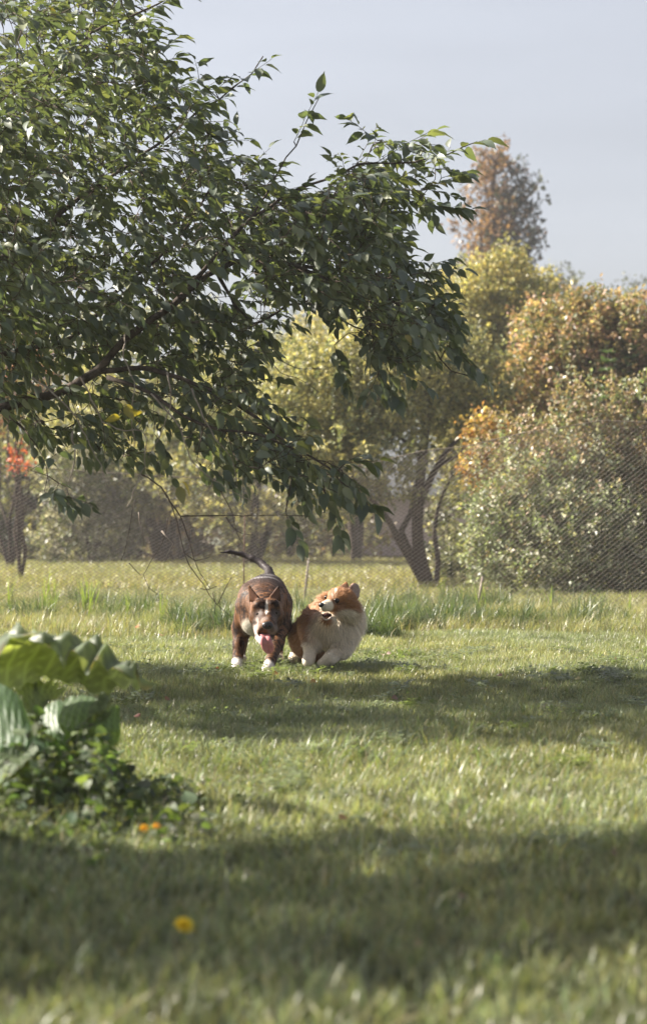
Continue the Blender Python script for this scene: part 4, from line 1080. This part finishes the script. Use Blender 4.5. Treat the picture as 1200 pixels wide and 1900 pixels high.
    q = V[tri[k, 0]]+u[:, :1]*(V[tri[k, 1]]-V[tri[k, 0]])+u[:, 1:]*(V[tri[k, 2]]-V[tri[k, 0]]); nn = n[tri[k, 0]]
    fl = np.array([0, .8, -.6])+norm(q-P(496, 1160, 10.5))*(q[:, 1:2] < 10.8)*.8; fl = norm(fl-nn*(fl*nn).sum(1, keepdims=True))
    dv = norm(fl+nn*.32+rng.normal(0, .16, (N_, 3))); L = rng.uniform(.006, .013, N_)*np.where(q[:, 1] < 10.8, .6, 1)
    face = inell(q, P(495, 1172, 10.56), (.05, .05, .045), .2); L = L*(1-.95*face)
    for ex, ey in ((478.5, 1139), (512.5, 1138)): L = L*(1-.95*inell(q, P(ex, ey, 10.61), (.014, .05, .009), .3))
    sd = norm(np.cross(dv, nn))*.0011
    VV = np.stack([q-sd, q+sd, q+dv*L[:, None]], 1).reshape(-1, 3); c3 = np.repeat(C4[tri[k, 0]], 3, 0); c3[:, :3] *= np.repeat(rng.uniform(.7, 1.35, (N_, 1)), 3, 0)
    o = link('fur', mesh_np('fur', VV, np.arange(N_*3).reshape(-1, 3), np.clip(c3, 0, 1)), M_pit, t); o['kind'] = 'stuff'
    bvh = BVHTree.FromPolygons([tuple(v) for v in V], [tuple(int(i) for i in f) for f in F])
    for ex, ey in ((478.5, 1139), (512.5, 1138)):
        e = on_surface(bvh, ex, ey, 10.6, .004); ellipsoid('eye', e, (.0105, .0075, .0052), M_eye, t)
    nz_ = on_surface(bvh, 496.5, 1160.5, 10.5, .004)
    o = ellipsoid('nose', nz_, (.0265, .013, .019), M_nose, t)
    for sx in (-.010, .010): ellipsoid('nostril', nz_+np.array([sx, -.0105, -.002]), (.005, .005, .0045), M_mouth, o and t)
    # mouth cavity and tongue
    ellipsoid('mouth', P(490, 1176, 10.585), (.030, .04, .018), M_mouth, t)
    rows = []
    for (cx, cy, cd, hw, drop) in [(491, 1172, 10.58, 8, .002), (492, 1178, 10.525, 9, .003), (493, 1184, 10.50, 9.5, .004), (494.5, 1192, 10.495, 10.5, .005), (497, 1201, 10.50, 11, .005), (498.5, 1208, 10.505, 8, .004), (499, 1212.5, 10.51, 3, .001)]:
        rows.append([P(cx-hw, cy, cd), P(cx-hw*.5, cy, cd-.003), P(cx, cy, cd+drop), P(cx+hw*.5, cy, cd-.003), P(cx+hw, cy, cd)])
    sheet('tongue', rows, M_tongue, t, 9, 16, thick=.006)

def corgi():
    s = SDF((-.26, 10.7, -.02), (.27, 12.0, .52), .0055)
    s.ell(P(583, 1186, 11.66), (.122, .16, .115), .03)
    s.ell(P(600, 1163, 11.45), (.115, .2, .12), .04)
    s.ell(P(622, 1162, 11.24), (.112, .12, .118), .03)
    s.ell(P(640, 1150, 11.26), (.080, .09, .10), .03)
    s.ell(P(612, 1132, 11.32), (.075, .09, .08), .03)
    # head
    s.ell(P(632, 1114, 11.12), (.073, .075, .060), .02)
    s.ell(P(643, 1132, 11.12), (.062, .06, .048), .02)
    s.ell(P(627, 1132, 11.08), (.03, .035, .028), .02)
    s.cap(P(616, 1122, 11.06), P(602, 1125, 10.975), .034, .0235, .018)
    s.cap(P(618, 1146, 11.07), P(603, 1151, 10.99), .014, .009, .006)
    s.cap(P(614, 1141, 11.02), P(597, 1142, 10.96), .009, .012, .006, sub=True)
    # ears folded back
    s.tri(P(626, 1096, 11.14), P(648, 1098, 11.17), P(642, 1081, 11.24), .007, .01)
    s.ell(P(657, 1096, 11.17), (.031, .007, .043), .008)
    s.ell(P(655, 1106, 11.17), (.026, .012, .022), .012)
    # forelegs, tucked
    s.chain([(P(588, 1178, 11.22), .050), (P(577, 1203, 11.17), .033), (P(573, 1222, 11.12), .0275), (P(571, 1228, 11.09), .027)], .02)
    s.chain([(P(640, 1188, 11.18), .052), (P(634, 1208, 11.14), .038), (P(612, 1222, 11.07), .029), (P(597, 1231, 11.08), .024)], .02)
    # hind legs
    s.chain([(P(566, 1196, 11.7), .06), (P(552, 1215, 11.76), .03), (P(541, 1226, 11.70), .021)], .02)
    s.chain([(P(606, 1200, 11.72), .06), (P(604, 1220, 11.8), .03), (P(598, 1228, 11.72), .022)], .02)
    V, F = s.mesh(); n = vnormals(V, F)
    OR, WH, DK = (0.36, 0.165, 0.062), (0.86, 0.75, 0.60), (0.12, 0.05, 0.025)
    def colour(V):
        C = np.tile(np.array(OR), (len(V), 1))
        w = np.zeros(len(V))
        for c, r in [(P(630, 1178, 11.14), (.125, .13, .120)), (P(660, 1155, 11.22), (.07, .12, .10)), (P(606, 1165, 11.12), (.075, .11, .05)), (P(573, 1218, 11.13), (.05, .09, .075)),
                     (P(612, 1224, 11.12), (.09, .13, .048)), (P(541, 1224, 11.72), (.05, .08, .04)), (P(604, 1125, 10.98), (.034, .07, .034)), (P(640, 1141, 11.08), (.050, .06, .026)),
                     (P(622, 1100, 11.05), (.006, .05, .05)), (P(613, 1147, 11.1), (.06, .07, .022))]:
            w = np.maximum(w, inell(V, c, r, .35))
        C = blend(C, WH, w)
        C = blend(C, OR, inell(V, P(566, 1178, 11.3), (.04, .12, .055), .4)*.9)
        C = blend(C, DK, inell(V, P(626, 1115.5, 11.05), (.024, .06, .016), .5)*.8)
        C = blend(C, OR, inell(V, P(636, 1108, 11.06), (.05, .05, .022), .5)*.9)
        C = blend(C, DK, inell(V, P(606, 1108, 11.03), (.014, .05, .010), .4)*.7)
        C = blend(C, (0.62, 0.50, 0.40), inell(V, P(616, 1105, 11.03), (.005, .05, .014), .4)*.8)
        C = blend(C, (0.55, 0.46, 0.43), inell(V, P(658, 1096, 11.16), (.026, .022, .034), .3)*.8)  # lit look of the near ear, put into its colour
        C = blend(C, (0.16, 0.085, 0.055), inell(V, P(641, 1090, 11.18), (.03, .08, .016), .4)*.7)
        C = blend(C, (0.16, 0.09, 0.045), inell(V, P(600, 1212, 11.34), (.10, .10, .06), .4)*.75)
        return np.clip(C, 0, 1)
    t = empty('corgi_dog', (.06, 11.35, 0), 'fluffy orange and white corgi running low beside the brindle dog, head turned left', 'dog')
    C = colour(V)
    # mouth interior
    link('body', mesh_np('body', V, F, C*.85), M_corgi, t)
    bvh = BVHTree.FromPolygons([tuple(v) for v in V], [tuple(int(i) for i in f) for f in F])
    for ex, ey, r in ((624.5, 1114.5, .0135), (605.5, 1108.5, .0105)):
        e = on_surface(bvh, ex, ey, 11.05, -.002); ellipsoid('eye', e, (r, r, r), M_eye, t)
        if ex > 610: eye_ref = e
        else: eye_far = e
    e = on_surface(bvh, 596.5, 1122.5, 10.97, .002); ellipsoid('nose', e, (.0150, .013, .0125), M_nose, t)
    ellipsoid('mouth', P(606.5, 1141.5, 11.02), (.024, .026, .0115), M_mouth, t)
    V2, F2 = tubes([(spline([P(598, 1146, 10.985), P(603, 1149.5, 10.978), P(610, 1148.5, 10.985), P(615, 1144, 11.0)], .004), .0045)], 6)
    link('lower_lip', mesh_mixed('lower_lip', V2, F2, (.6, .5, .42)), M_corgi, t)
    rows = [[P(601, 1141, 10.995), P(604, 1141, 10.99), P(607, 1141.5, 10.995)], [P(600, 1143, 10.97), P(602.5, 1143, 10.965), P(605, 1143.5, 10.97)], [P(600, 1146, 10.965), P(602, 1146.5, 10.96), P(604, 1146, 10.965)]]
    # fur strands
    tri = np.vstack([F[:, [0, 1, 2]], F[:, [0, 2, 3]]])
    ar = np.linalg.norm(np.cross(V[tri[:, 1]]-V[tri[:, 0]], V[tri[:, 2]]-V[tri[:, 0]]), axis=1)
    N_ = 78000; k = rng.choice(len(tri), N_, p=ar/ar.sum())
    u = rng.uniform(size=(N_, 2)); fl = u.sum(1) > 1; u[fl] = 1-u[fl]
    q = V[tri[k, 0]]+u[:, :1]*(V[tri[k, 1]]-V[tri[k, 0]])+u[:, 1:]*(V[tri[k, 2]]-V[tri[k, 0]])
    nn = norm(n[tri[k, 0]])
    # flow: down and back from the nose
    nose = P(598, 1123, 10.98); fwd = norm(q-nose)
    headw = inell(q, P(632, 1118, 11.09), (.085, .1, .07), .5)
    chest = inell(q, P(625, 1170, 11.2), (.14, .16, .12), .5)
    flow = norm(fwd*headw[:, None]*1.4+np.array([0, .75, -.45])*(1-headw)[:, None]+np.array([.1, -.15, -.9])*chest[:, None]*(1-headw)[:, None]*1.2)
    flow = norm(flow-nn*(flow*nn).sum(1, keepdims=True)*.9)
    L = .036+.014*chest
    L = L*(1-.52*headw)
    ruff = inell(q, P(655, 1138, 11.16), (.05, .08, .06), .6); L = L+.018*ruff
    tail_ = inell(q, P(583, 1186, 11.7), (.14, .2, .14), .4); L = L+.010*tail_
    muz = inell(q, P(605, 1125, 11.0), (.038, .07, .036), .3); L = L*(1-.85*muz)
    legs = np.maximum(inell(q, P(573, 1220, 11.12), (.05, .08, .06), .3), inell(q, P(606, 1227, 11.1), (.07, .1, .04), .3)); L = L*(1-.7*legs)
    ear = np.maximum(inell(q, P(658, 1096, 11.18), (.035, .04, .045), .2), inell(q, P(641, 1087, 11.2), (.036, .09, .030), .2)); L = L*(1-.9*ear)
    eyew = inell(q, eye_ref, (.022, .035, .018), .4); L = L*(1-.95*eyew)*(1-.9*inell(q, eye_far, (.018, .03, .014), .4))
    mth = inell(q, P(606, 1141, 11.0), (.028, .06, .014), .3); L = L*(1-.9*mth)
    L = L*np.clip(.22+(q[:, 2]-.05)/.17, .22, 1)
    L = L*rng.uniform(.6, 1.25, N_)
    clump = np.sin(q[:, 0]*210)*.10+np.sin(q[:, 2]*170+q[:, 0]*90)*.12+np.sin(q[:, 1]*150)*.08
    dv = norm(flow+nn*(.48+clump)[:, None]+rng.normal(0, .27, (N_, 3)))
    side = norm(np.cross(dv, nn)+rng.normal(0, .2, (N_, 3)))
    wd = (.0008+.0005*(1-headw))[:, None]*rng.uniform(.7, 1.3, (N_, 1))
    p1 = q+dv*L[:, None]*.55; p2 = q+norm(dv+flow*.45+np.array([0, 0, -.15]))*L[:, None]
    VV = np.stack([q-side*wd, q+side*wd, p1-side*wd*.75, p1+side*wd*.75, p2], 1).reshape(-1, 3)
    base = np.arange(N_)[:, None]*5
    FF = np.vstack([base+np.array([[0, 1, 3]]), base+np.array([[0, 3, 2]]), base+np.array([[2, 3, 4]])])
    cs = colour(q)*rng.uniform(.72, 1.22, (N_, 1))
    c5 = np.repeat(cs, 5, 0); c5[0::5] *= .75; c5[1::5] *= .75; c5[4::5] = c5[4::5]*.8+np.array([.75, .66, .55])*.2
    o = link('fur', mesh_np('fur', VV, FF, np.clip(c5, 0, 1)), M_strand, t); o['kind'] = 'stuff'
brindle_dog()
corgi()

# ------------------------------------------------------------------ large-leaved plant, bottom left
M_big = leaf_mat('rhubarb_leaf_skin', rough=.5, trans=.45, spec=.6, tcol=(3.4, 3.2, .8))
def big_plant():
    b = np.array([(40-600)/FPX*5.9, 5.9, 0.0])
    t = empty('rhubarb_plant', b, 'big-leaved rhubarb plant with crumpled grey-green leaves at the left edge', 'plant')
    c0 = (0.105, 0.130, 0.085)
    def big(rows, cr=.012, seed=1, c=c0, nu=110, nv=26, rg=.045):
        rr = [[P(*p) for p in r] for r in rows]
        return sheet('leaf', rr, M_big, t, nu, nv, thick=0, crumple=cr*1.6, col=c, seed=seed, ragged=rg)
    # top leaf: blade seen from below with its rim curled over towards the camera
    big([[(-110, 1290, 5.80), (-40, 1288, 5.78), (20, 1284, 5.74), (55, 1268, 5.72), (110, 1262, 5.70), (160, 1272, 5.68), (196, 1292, 5.66), (206, 1288, 5.66)],
         [(-110, 1255, 5.84), (-40, 1250, 5.84), (20, 1240, 5.82), (60, 1232, 5.80), (110, 1232, 5.78), (160, 1246, 5.74), (205, 1268, 5.70), (222, 1278, 5.68)],
         [(-110, 1215, 5.88), (-40, 1210, 5.88), (25, 1196, 5.88), (60, 1190, 5.86), (110, 1196, 5.82), (160, 1214, 5.78), (215, 1245, 5.70), (245, 1270, 5.66)],
         [(-100, 1190, 5.80), (-40, 1196, 5.76), (22, 1172, 5.78), (65, 1182, 5.74), (112, 1180, 5.72), (165, 1196, 5.70), (222, 1228, 5.64), (262, 1268, 5.62)],
         [(-90, 1215, 5.70), (-40, 1222, 5.68), (12, 1205, 5.70), (60, 1195, 5.68), (118, 1208, 5.66), (170, 1220, 5.64), (232, 1250, 5.60), (273, 1280, 5.60)]], .015, 1, rg=.085)
    for k, (tip, b0, b1, w_) in enumerate([((35, 1154), (5, 1195), (62, 1190), 0), ((128, 1170), (95, 1190), (150, 1195), 0), ((180, 1176), (150, 1205), (208, 1225), 0), ((80, 1170), (55, 1185), (105, 1190), 0), ((240, 1228), (205, 1230), (258, 1262), 0)]):
        d = 5.78-.035*k*.9
        big([[(*b0, d), ((b0[0]+b1[0])/2, (b0[1]+b1[1])/2+6, d-.03), (*b1, d-.02)], [((b0[0]*2+tip[0])/3+2, (b0[1]+tip[1])/2, d), (tip[0], (tip[1]+b0[1])/2, d-.02), ((b1[0]*2+tip[0])/3-2, (b1[1]+tip[1])/2, d-.01)],
             [(tip[0]-4, tip[1]+2, d+.02), (tip[0], tip[1], d+.02), (tip[0]+3, tip[1]+3, d+.01)]], .004, 10+k, nu=12, nv=8, rg=0)
    # hanging lit leaf below
    big([[(20, 1262, 5.80), (60, 1258, 5.78), (100, 1268, 5.78), (125, 1280, 5.8)], [(35, 1285, 5.78), (60, 1290, 5.76), (85, 1290, 5.76), (112, 1290, 5.78)], [(52, 1320, 5.76), (62, 1325, 5.75), (75, 1318, 5.75), (85, 1308, 5.76)], [(62, 1340, 5.76), (65, 1345, 5.76), (69, 1344, 5.76), (72, 1338, 5.76)]], .004, 4)
    # dark leaf facing the camera at the left edge
    big([[(-60, 1262, 5.55), (0, 1270, 5.5), (30, 1285, 5.48), (45, 1310, 5.46)], [(-60, 1310, 5.45), (0, 1315, 5.42), (45, 1335, 5.40), (62, 1352, 5.4)], [(-60, 1370, 5.38), (0, 1372, 5.36), (50, 1375, 5.34), (85, 1385, 5.34)], [(-60, 1410, 5.34), (0, 1402, 5.32), (40, 1398, 5.3), (80, 1396, 5.32)]], .0015, 5, (0.06, 0.10, 0.05), rg=.012)
    big([[(-60, 1400, 5.5), (0, 1398, 5.45), (30, 1385, 5.4), (60, 1372, 5.36)], [(-60, 1430, 5.35), (0, 1430, 5.3), (30, 1412, 5.28), (70, 1390, 5.28)], [(-60, 1465, 5.25), (0, 1450, 5.22), (30, 1430, 5.2), (62, 1405, 5.24)]], .004, 6, rg=.012)
    # small glossy leaves at the right side
    big([[(162, 1318, 5.7), (175, 1302, 5.72), (192, 1288, 5.74), (203, 1284, 5.76)], [(170, 1330, 5.68), (185, 1318, 5.68), (198, 1304, 5.7), (206, 1292, 5.74)], [(176, 1332, 5.72), (190, 1328, 5.7), (202, 1314, 5.72), (207, 1298, 5.76)]], .004, 7, nu=14, nv=10)
    big([[(120, 1300, 5.85), (150, 1290, 5.85), (190, 1300, 5.82), (222, 1312, 5.8)], [(110, 1340, 5.8), (150, 1340, 5.76), (190, 1350, 5.74), (225, 1350, 5.78)], [(130, 1385, 5.8), (160, 1395, 5.76), (195, 1390, 5.76), (222, 1375, 5.8)]], .004, 8, (0.07, 0.11, 0.05), rg=.012)
    big([[(70, 1320, 6.0), (110, 1300, 6.0), (150, 1310, 6.0)], [(80, 1365, 5.95), (120, 1360, 5.9), (165, 1360, 5.92)], [(90, 1400, 5.95), (130, 1405, 5.9), (170, 1400, 5.92)]], .004, 9, (0.05, 0.09, 0.035), rg=.012)
    big([[(-20, 1330, 6.1), (30, 1300, 6.1), (80, 1310, 6.1)], [(-20, 1380, 6.0), (40, 1370, 5.95), (90, 1370, 6.0)], [(-20, 1430, 5.95), (40, 1430, 5.9), (100, 1420, 5.95)]], .004, 11, (0.05, 0.09, 0.035), rg=.012)
    # stalks
    st = [[(40, 1440, 5.9), (62, 1380, 5.82), (70, 1330, 5.78), (66, 1262, 5.76)], [(30, 1450, 5.9), (20, 1400, 5.7), (10, 1330, 5.5)], [(70, 1450, 5.85), (110, 1400, 5.8), (160, 1340, 5.75), (185, 1310, 5.7)], [(50, 1450, 5.9), (130, 1400, 5.85), (190, 1360, 5.8)]]
    for p in st:
        q = spline([P(*a) for a in p], .04); q[0][2] = 0
        V, F = tubes([(q, np.linspace(.009, .004, len(q)))], 7); link('stalk', mesh_mixed('stalk', V, F, (0.14, 0.16, 0.06)), M_plain, t)
    # low leafy weeds at its foot
    X, D, Nn, Sz = [], [], [], []
    t2 = empty('nettle_patch', (-.5, 5.6, 0), 'low leafy weeds spreading at the foot of the rhubarb plant', 'weeds')
    n = 3800
    a = rng.normal(0, 1, (n, 2)); px = 120+a[:, 0]*125; d = 5.55+rng.normal(0, .33, n); k = (px < 390+rng.normal(0, 12, n)) & (px > -120)
    px, d = px[k], d[k]; n = len(px)
    x = (px-600)/FPX*d
    hmax = np.clip(.19*np.exp(-((px-80)/170)**2)*(1+.5*np.sin(px/23.)+.3*np.sin(d*17)), .03, .24)*np.clip((d-4.75)/.65, .12, 1)
    z = rng.uniform(.01, 1, n)**.8*hmax
    ld = norm(rng.normal(0, 1, (n, 3))*np.array([1, 1, .45])); nn = norm(rng.normal(0, .5, (n, 3))+np.array([0, 0, 1]))
    sz = rng.uniform(.012, .036, n)*rng.choice([1, 1, 1.6], n)
    V, F = scatter(LV, LF, np.stack([x, d, z], -1), basis(ld, nn), np.stack([sz, sz*1.5, sz], -1))
    c = np.array([0.10, 0.125, 0.07])*rng.uniform(.45, 1.5, (n, 1))*(1+.08*rng.normal(size=(n, 3)))
    o = link('foliage', mesh_np('foliage', V, F, np.repeat(c, len(LV), 0)), M_plain, t2); o['kind'] = 'stuff'
    ps = []
    for i in range(0, n, 4): ps.append((np.array([[x[i]+.01, d[i], 0], [x[i], d[i], z[i]]]), .0016))
    V, F = tubes(ps, 3); o = link('stem', mesh_mixed('stem', V, F, (0.1, 0.13, 0.05)), M_plain, t2); o['kind'] = 'stuff'
big_plant()

def weed_grass():
    tb = [src(tuft(16, 0.08, 0.19, 0.0042, 0.03, 1.0, (0.07, 0.09, 0.04), (0.19, 0.22, 0.11), seed=160+q, segs=4, dry=0.12)) for q in range(3)]
    n = 330; px = rng.normal(150, 130, n); d = rng.normal(5.45, .3, n); k = (px > -150) & (px < 380); px, d = px[k], d[k]; n = len(px)
    mk('weed_grass', (px-600)/FPX*d, d, rng.uniform(.4, 1.0, n)*np.clip(1.1-px/500, .4, 1.1), 3, tb, 'rough unmown grass standing among the weeds by the rhubarb plant', 'grass', np.ones((n, 3))*rng.uniform(.8, 1.2, (n, 1)))
weed_grass()

# ------------------------------------------------------------------ tall blades near the fence
def tall_stems():
    sp = [(82, 1040, 18, 6), (160, 1040, 17.5, 8), (165, 1060, 17, 4), (98, 1055, 18, 5), (240, 1070, 17, 4), (890, 1075, 17.5, 3), (1020, 1070, 18, 4), (1165, 1075, 17.5, 3), (20, 1065, 18, 4), (640, 1095, 17, 3), (760, 1075, 24, 5), (815, 1060, 24, 6), (300, 1085, 16, 4)]
    labs = ['left pair of', 'tallest left', 'bent', 'thin', 'short', 'pale', 'drooping', 'right edge', 'far left', 'short middle', 'orchard', 'bright', 'small']
    t = []
    for i, (px, top, d, n) in enumerate(sp):
        VV, FF, off = [], [], 0
        for k in range(n):
            x0 = (px+rng.normal(0, 5)-600)/FPX*d; ht = (CH-(top-HY)/FPX*d)*rng.uniform(.6, 1.0); a = rng.uniform(0, 6.28); le = rng.uniform(.02, .35)*ht
            for q in range(7):
                f = q/6; w_ = .0042*(1-f)**.7+.0003
                c = np.array([x0+math.cos(a)*le*f*f, d+math.sin(a)*le*f*f, ht*(f-.15*f*f*(le/ht))])
                VV += [c-np.array([w_, 0, 0]), c+np.array([w_, .002, 0])]
            for q in range(6): e = off+2*q; FF.append([e, e+1, e+3, e+2])
            off += 14
        t.append((VV, FF))
    VV, FF, off = [], [], 0
    for v, f in t:
        VV += v; FF += [[a+off for a in g] for g in f]; off += len(v)
    o = link('tall_grass', mesh_np('tall_grass', np.array(VV), np.array(FF), (0.20, 0.24, 0.08)), M_plain)
    tag(o, 'tall single grass blades standing up along the fence line', 'grass', kind='stuff')
tall_stems()

# ------------------------------------------------------------------ flowers and fallen leaves
M_petal = leaf_mat('petal_skin', rough=.5, trans=.3, spec=.3, tcol=(1.2, 1.1, .8))
def flower(px, py, d, r, col, label, cat='flower', name='dandelion', tiltx=.9, petals=26, group=None):
    c = P(px, py, d); b = np.array([c[0], c[1]+.01, 0.0])
    t = empty(name, b, label, cat, group)
    q = spline([b, (b+c)/2+np.array([.004, 0, 0]), c], .01); V, F = tubes([(q, .0018)], 5)
    link('stem', mesh_mixed('stem', V, F, (0.14, 0.18, 0.06)), M_plain, t)
    ax = norm(np.array([.3, -tiltx*.6, .8])); u = norm(np.cross(ax, [0, 0, 1.])); v = np.cross(ax, u)
    ps, ds, ns, ss = [], [], [], []
    for ring in range(3):
        for k in range(petals):
            a = (k+ring*.33)/petals*6.283; e = .15+ring*.45
            ds.append(norm((u*math.cos(a)+v*math.sin(a))*(1-.25*ring)+ax*e)); ps.append(c); ns.append(ax); ss.append(r*(1-.2*ring)*rng.uniform(.85, 1.1))
    ss = np.array(ss)
    V, F = scatter(RH_V, RH_F, np.array(ps), basis(np.array(ds), np.array(ns)+rng.normal(0, .05, (len(ps), 3))), np.stack([ss, ss*.28, ss], -1))
    cc = np.array(col)*rng.uniform(.85, 1.1, (len(ps), 1))
    link('petals', mesh_np('petals', V, F, np.repeat(np.clip(cc, 0, 1), 4, 0), False), M_petal, t)
flower(342, 1717, 3.66, .019, (0.85, 0.68, 0.04), 'yellow dandelion in the shaded near lawn')
flower(268, 1537, 4.9, .014, (0.80, 0.50, 0.05), 'left of two small orange flowers below the leafy weeds', name='marigold', petals=14)
flower(290, 1533, 4.95, .011, (0.80, 0.47, 0.05), 'right of two small orange flowers below the leafy weeds', name='marigold', petals=14)

def fallen():
    L = [(397, 1243, 'orange fallen leaf on the lawn left of the brindle dog front paw', (0.55, 0.16, 0.04), .032),
         (504, 1251, 'orange fallen leaf beside the front paw of the brindle dog', (0.55, 0.20, 0.04), .034),
         (259, 1165, 'orange fallen leaf at the edge of the long grass, left', (0.50, 0.13, 0.04), .045),
         (588, 1266, 'ochre fallen leaf on the grass in front of the corgi', (0.50, 0.26, 0.05), .034),
         (1145, 1226, 'orange fallen leaf in the sun at the right edge of the lawn', (0.52, 0.20, 0.05), .036),
         (982, 1146, 'orange-red fallen leaf caught in the long grass at the right', (0.55, 0.14, 0.03), .045),
         (1133, 1584, 'brown fallen leaf in the near grass at the right', (0.22, 0.11, 0.06), .016),
         (848, 1664, 'brown fallen leaf deep in the shaded near grass', (0.22, 0.11, 0.06), .016),
         (553, 1296, 'brown fallen leaf in the shade below the two dogs', (0.22, 0.08, 0.04), .032),
         (1008, 1312, 'dark brown fallen leaf in the tree shade at the right', (0.12, 0.05, 0.04), .032),
         (921, 1254, 'brown curled leaf at the shade edge right of the corgi', (0.25, 0.11, 0.06), .032),
         (738, 1296, 'dull brown leaf lying in the shade right of the corgi', (0.22, 0.12, 0.08), .030),
         (708, 1215, 'pale pinkish leaf just right of the corgi', (0.55, 0.40, 0.34), .028),
         (716, 1213, 'pale pinkish leaf touching its twin right of the corgi', (0.52, 0.38, 0.32), .026),
         (298, 1180, 'tan fallen leaf under the dark clump of grass at left', (0.45, 0.26, 0.14), .045),
         (855, 1172, 'yellow fallen leaf at the near edge of the long grass', (0.50, 0.36, 0.08), .036),
         (305, 1298, 'small brown leaf in the lawn left, above the weeds', (0.28, 0.13, 0.06), .026),
         (262, 1330, 'reddish brown leaf in the lawn next to the big plant', (0.28, 0.10, 0.06), .026),
         (785, 1752, 'ochre leaf low in the near grass at the bottom', (0.30, 0.20, 0.09), .015),
         (625, 1520, 'orange-tan leaf at the sun edge of the near lawn', (0.48, 0.28, 0.10), .026),
         (1012, 1278, 'tan leaf in the sunny gap of the right shade', (0.42, 0.30, 0.16), .03),
         (1065, 1260, 'yellowish leaf in the right shade near the lawn edge', (0.40, 0.34, 0.12), .028)]
    for px, py, lab, col, s in L:
        d = (CH-.034)*FPX/(py-HY)
        x = (px-600)/FPX*d; z = CH-(py-HY)/FPX*d
        s *= .78; col = tuple(.75*c_+.05 for c_ in col)
        a = rng.uniform(0, 6.28); R = basis(np.array([[math.cos(a), math.sin(a), .25]]), norm(np.array([[rng.normal(0, .3), -.75, .8]])))
        V, F = scatter(LV, LF, np.array([[x, d, max(z, .02)]]), R, np.array([[s*1.5, s*2.4, s*2.2]]))
        o = link('fallen_leaf', mesh_np('fallen_leaf', V, F, np.array(col)), M_petal)
        tag(o, lab, 'leaf', 'fallen autumn leaves on the lawn')
fallen()

# ------------------------------------------------------------------ haze
def haze():
    m, nt, N, L = newmat('thin_haze')
    out = N('ShaderNodeOutputMaterial'); v = N('ShaderNodeVolumePrincipled')
    v.inputs['Color'].default_value = (0.93, 0.95, 1.0, 1); v.inputs['Density'].default_value = 0.0009
    L(v.outputs[0], out.inputs['Volume'])
    x0, x1, y0, y1, z0, z1 = -28, 28, -12, 110, -1.0, 13.0
    V = np.array([[x, y, z] for x in (x0, x1) for y in (y0, y1) for z in (z0, z1)])
    F = np.array([[0, 1, 3, 2], [4, 6, 7, 5], [0, 4, 5, 1], [2, 3, 7, 6], [0, 2, 6, 4], [1, 5, 7, 3]])
    tag(link('haze', mesh_np('haze', V, F, smooth=False), m), kind='stuff')
haze()
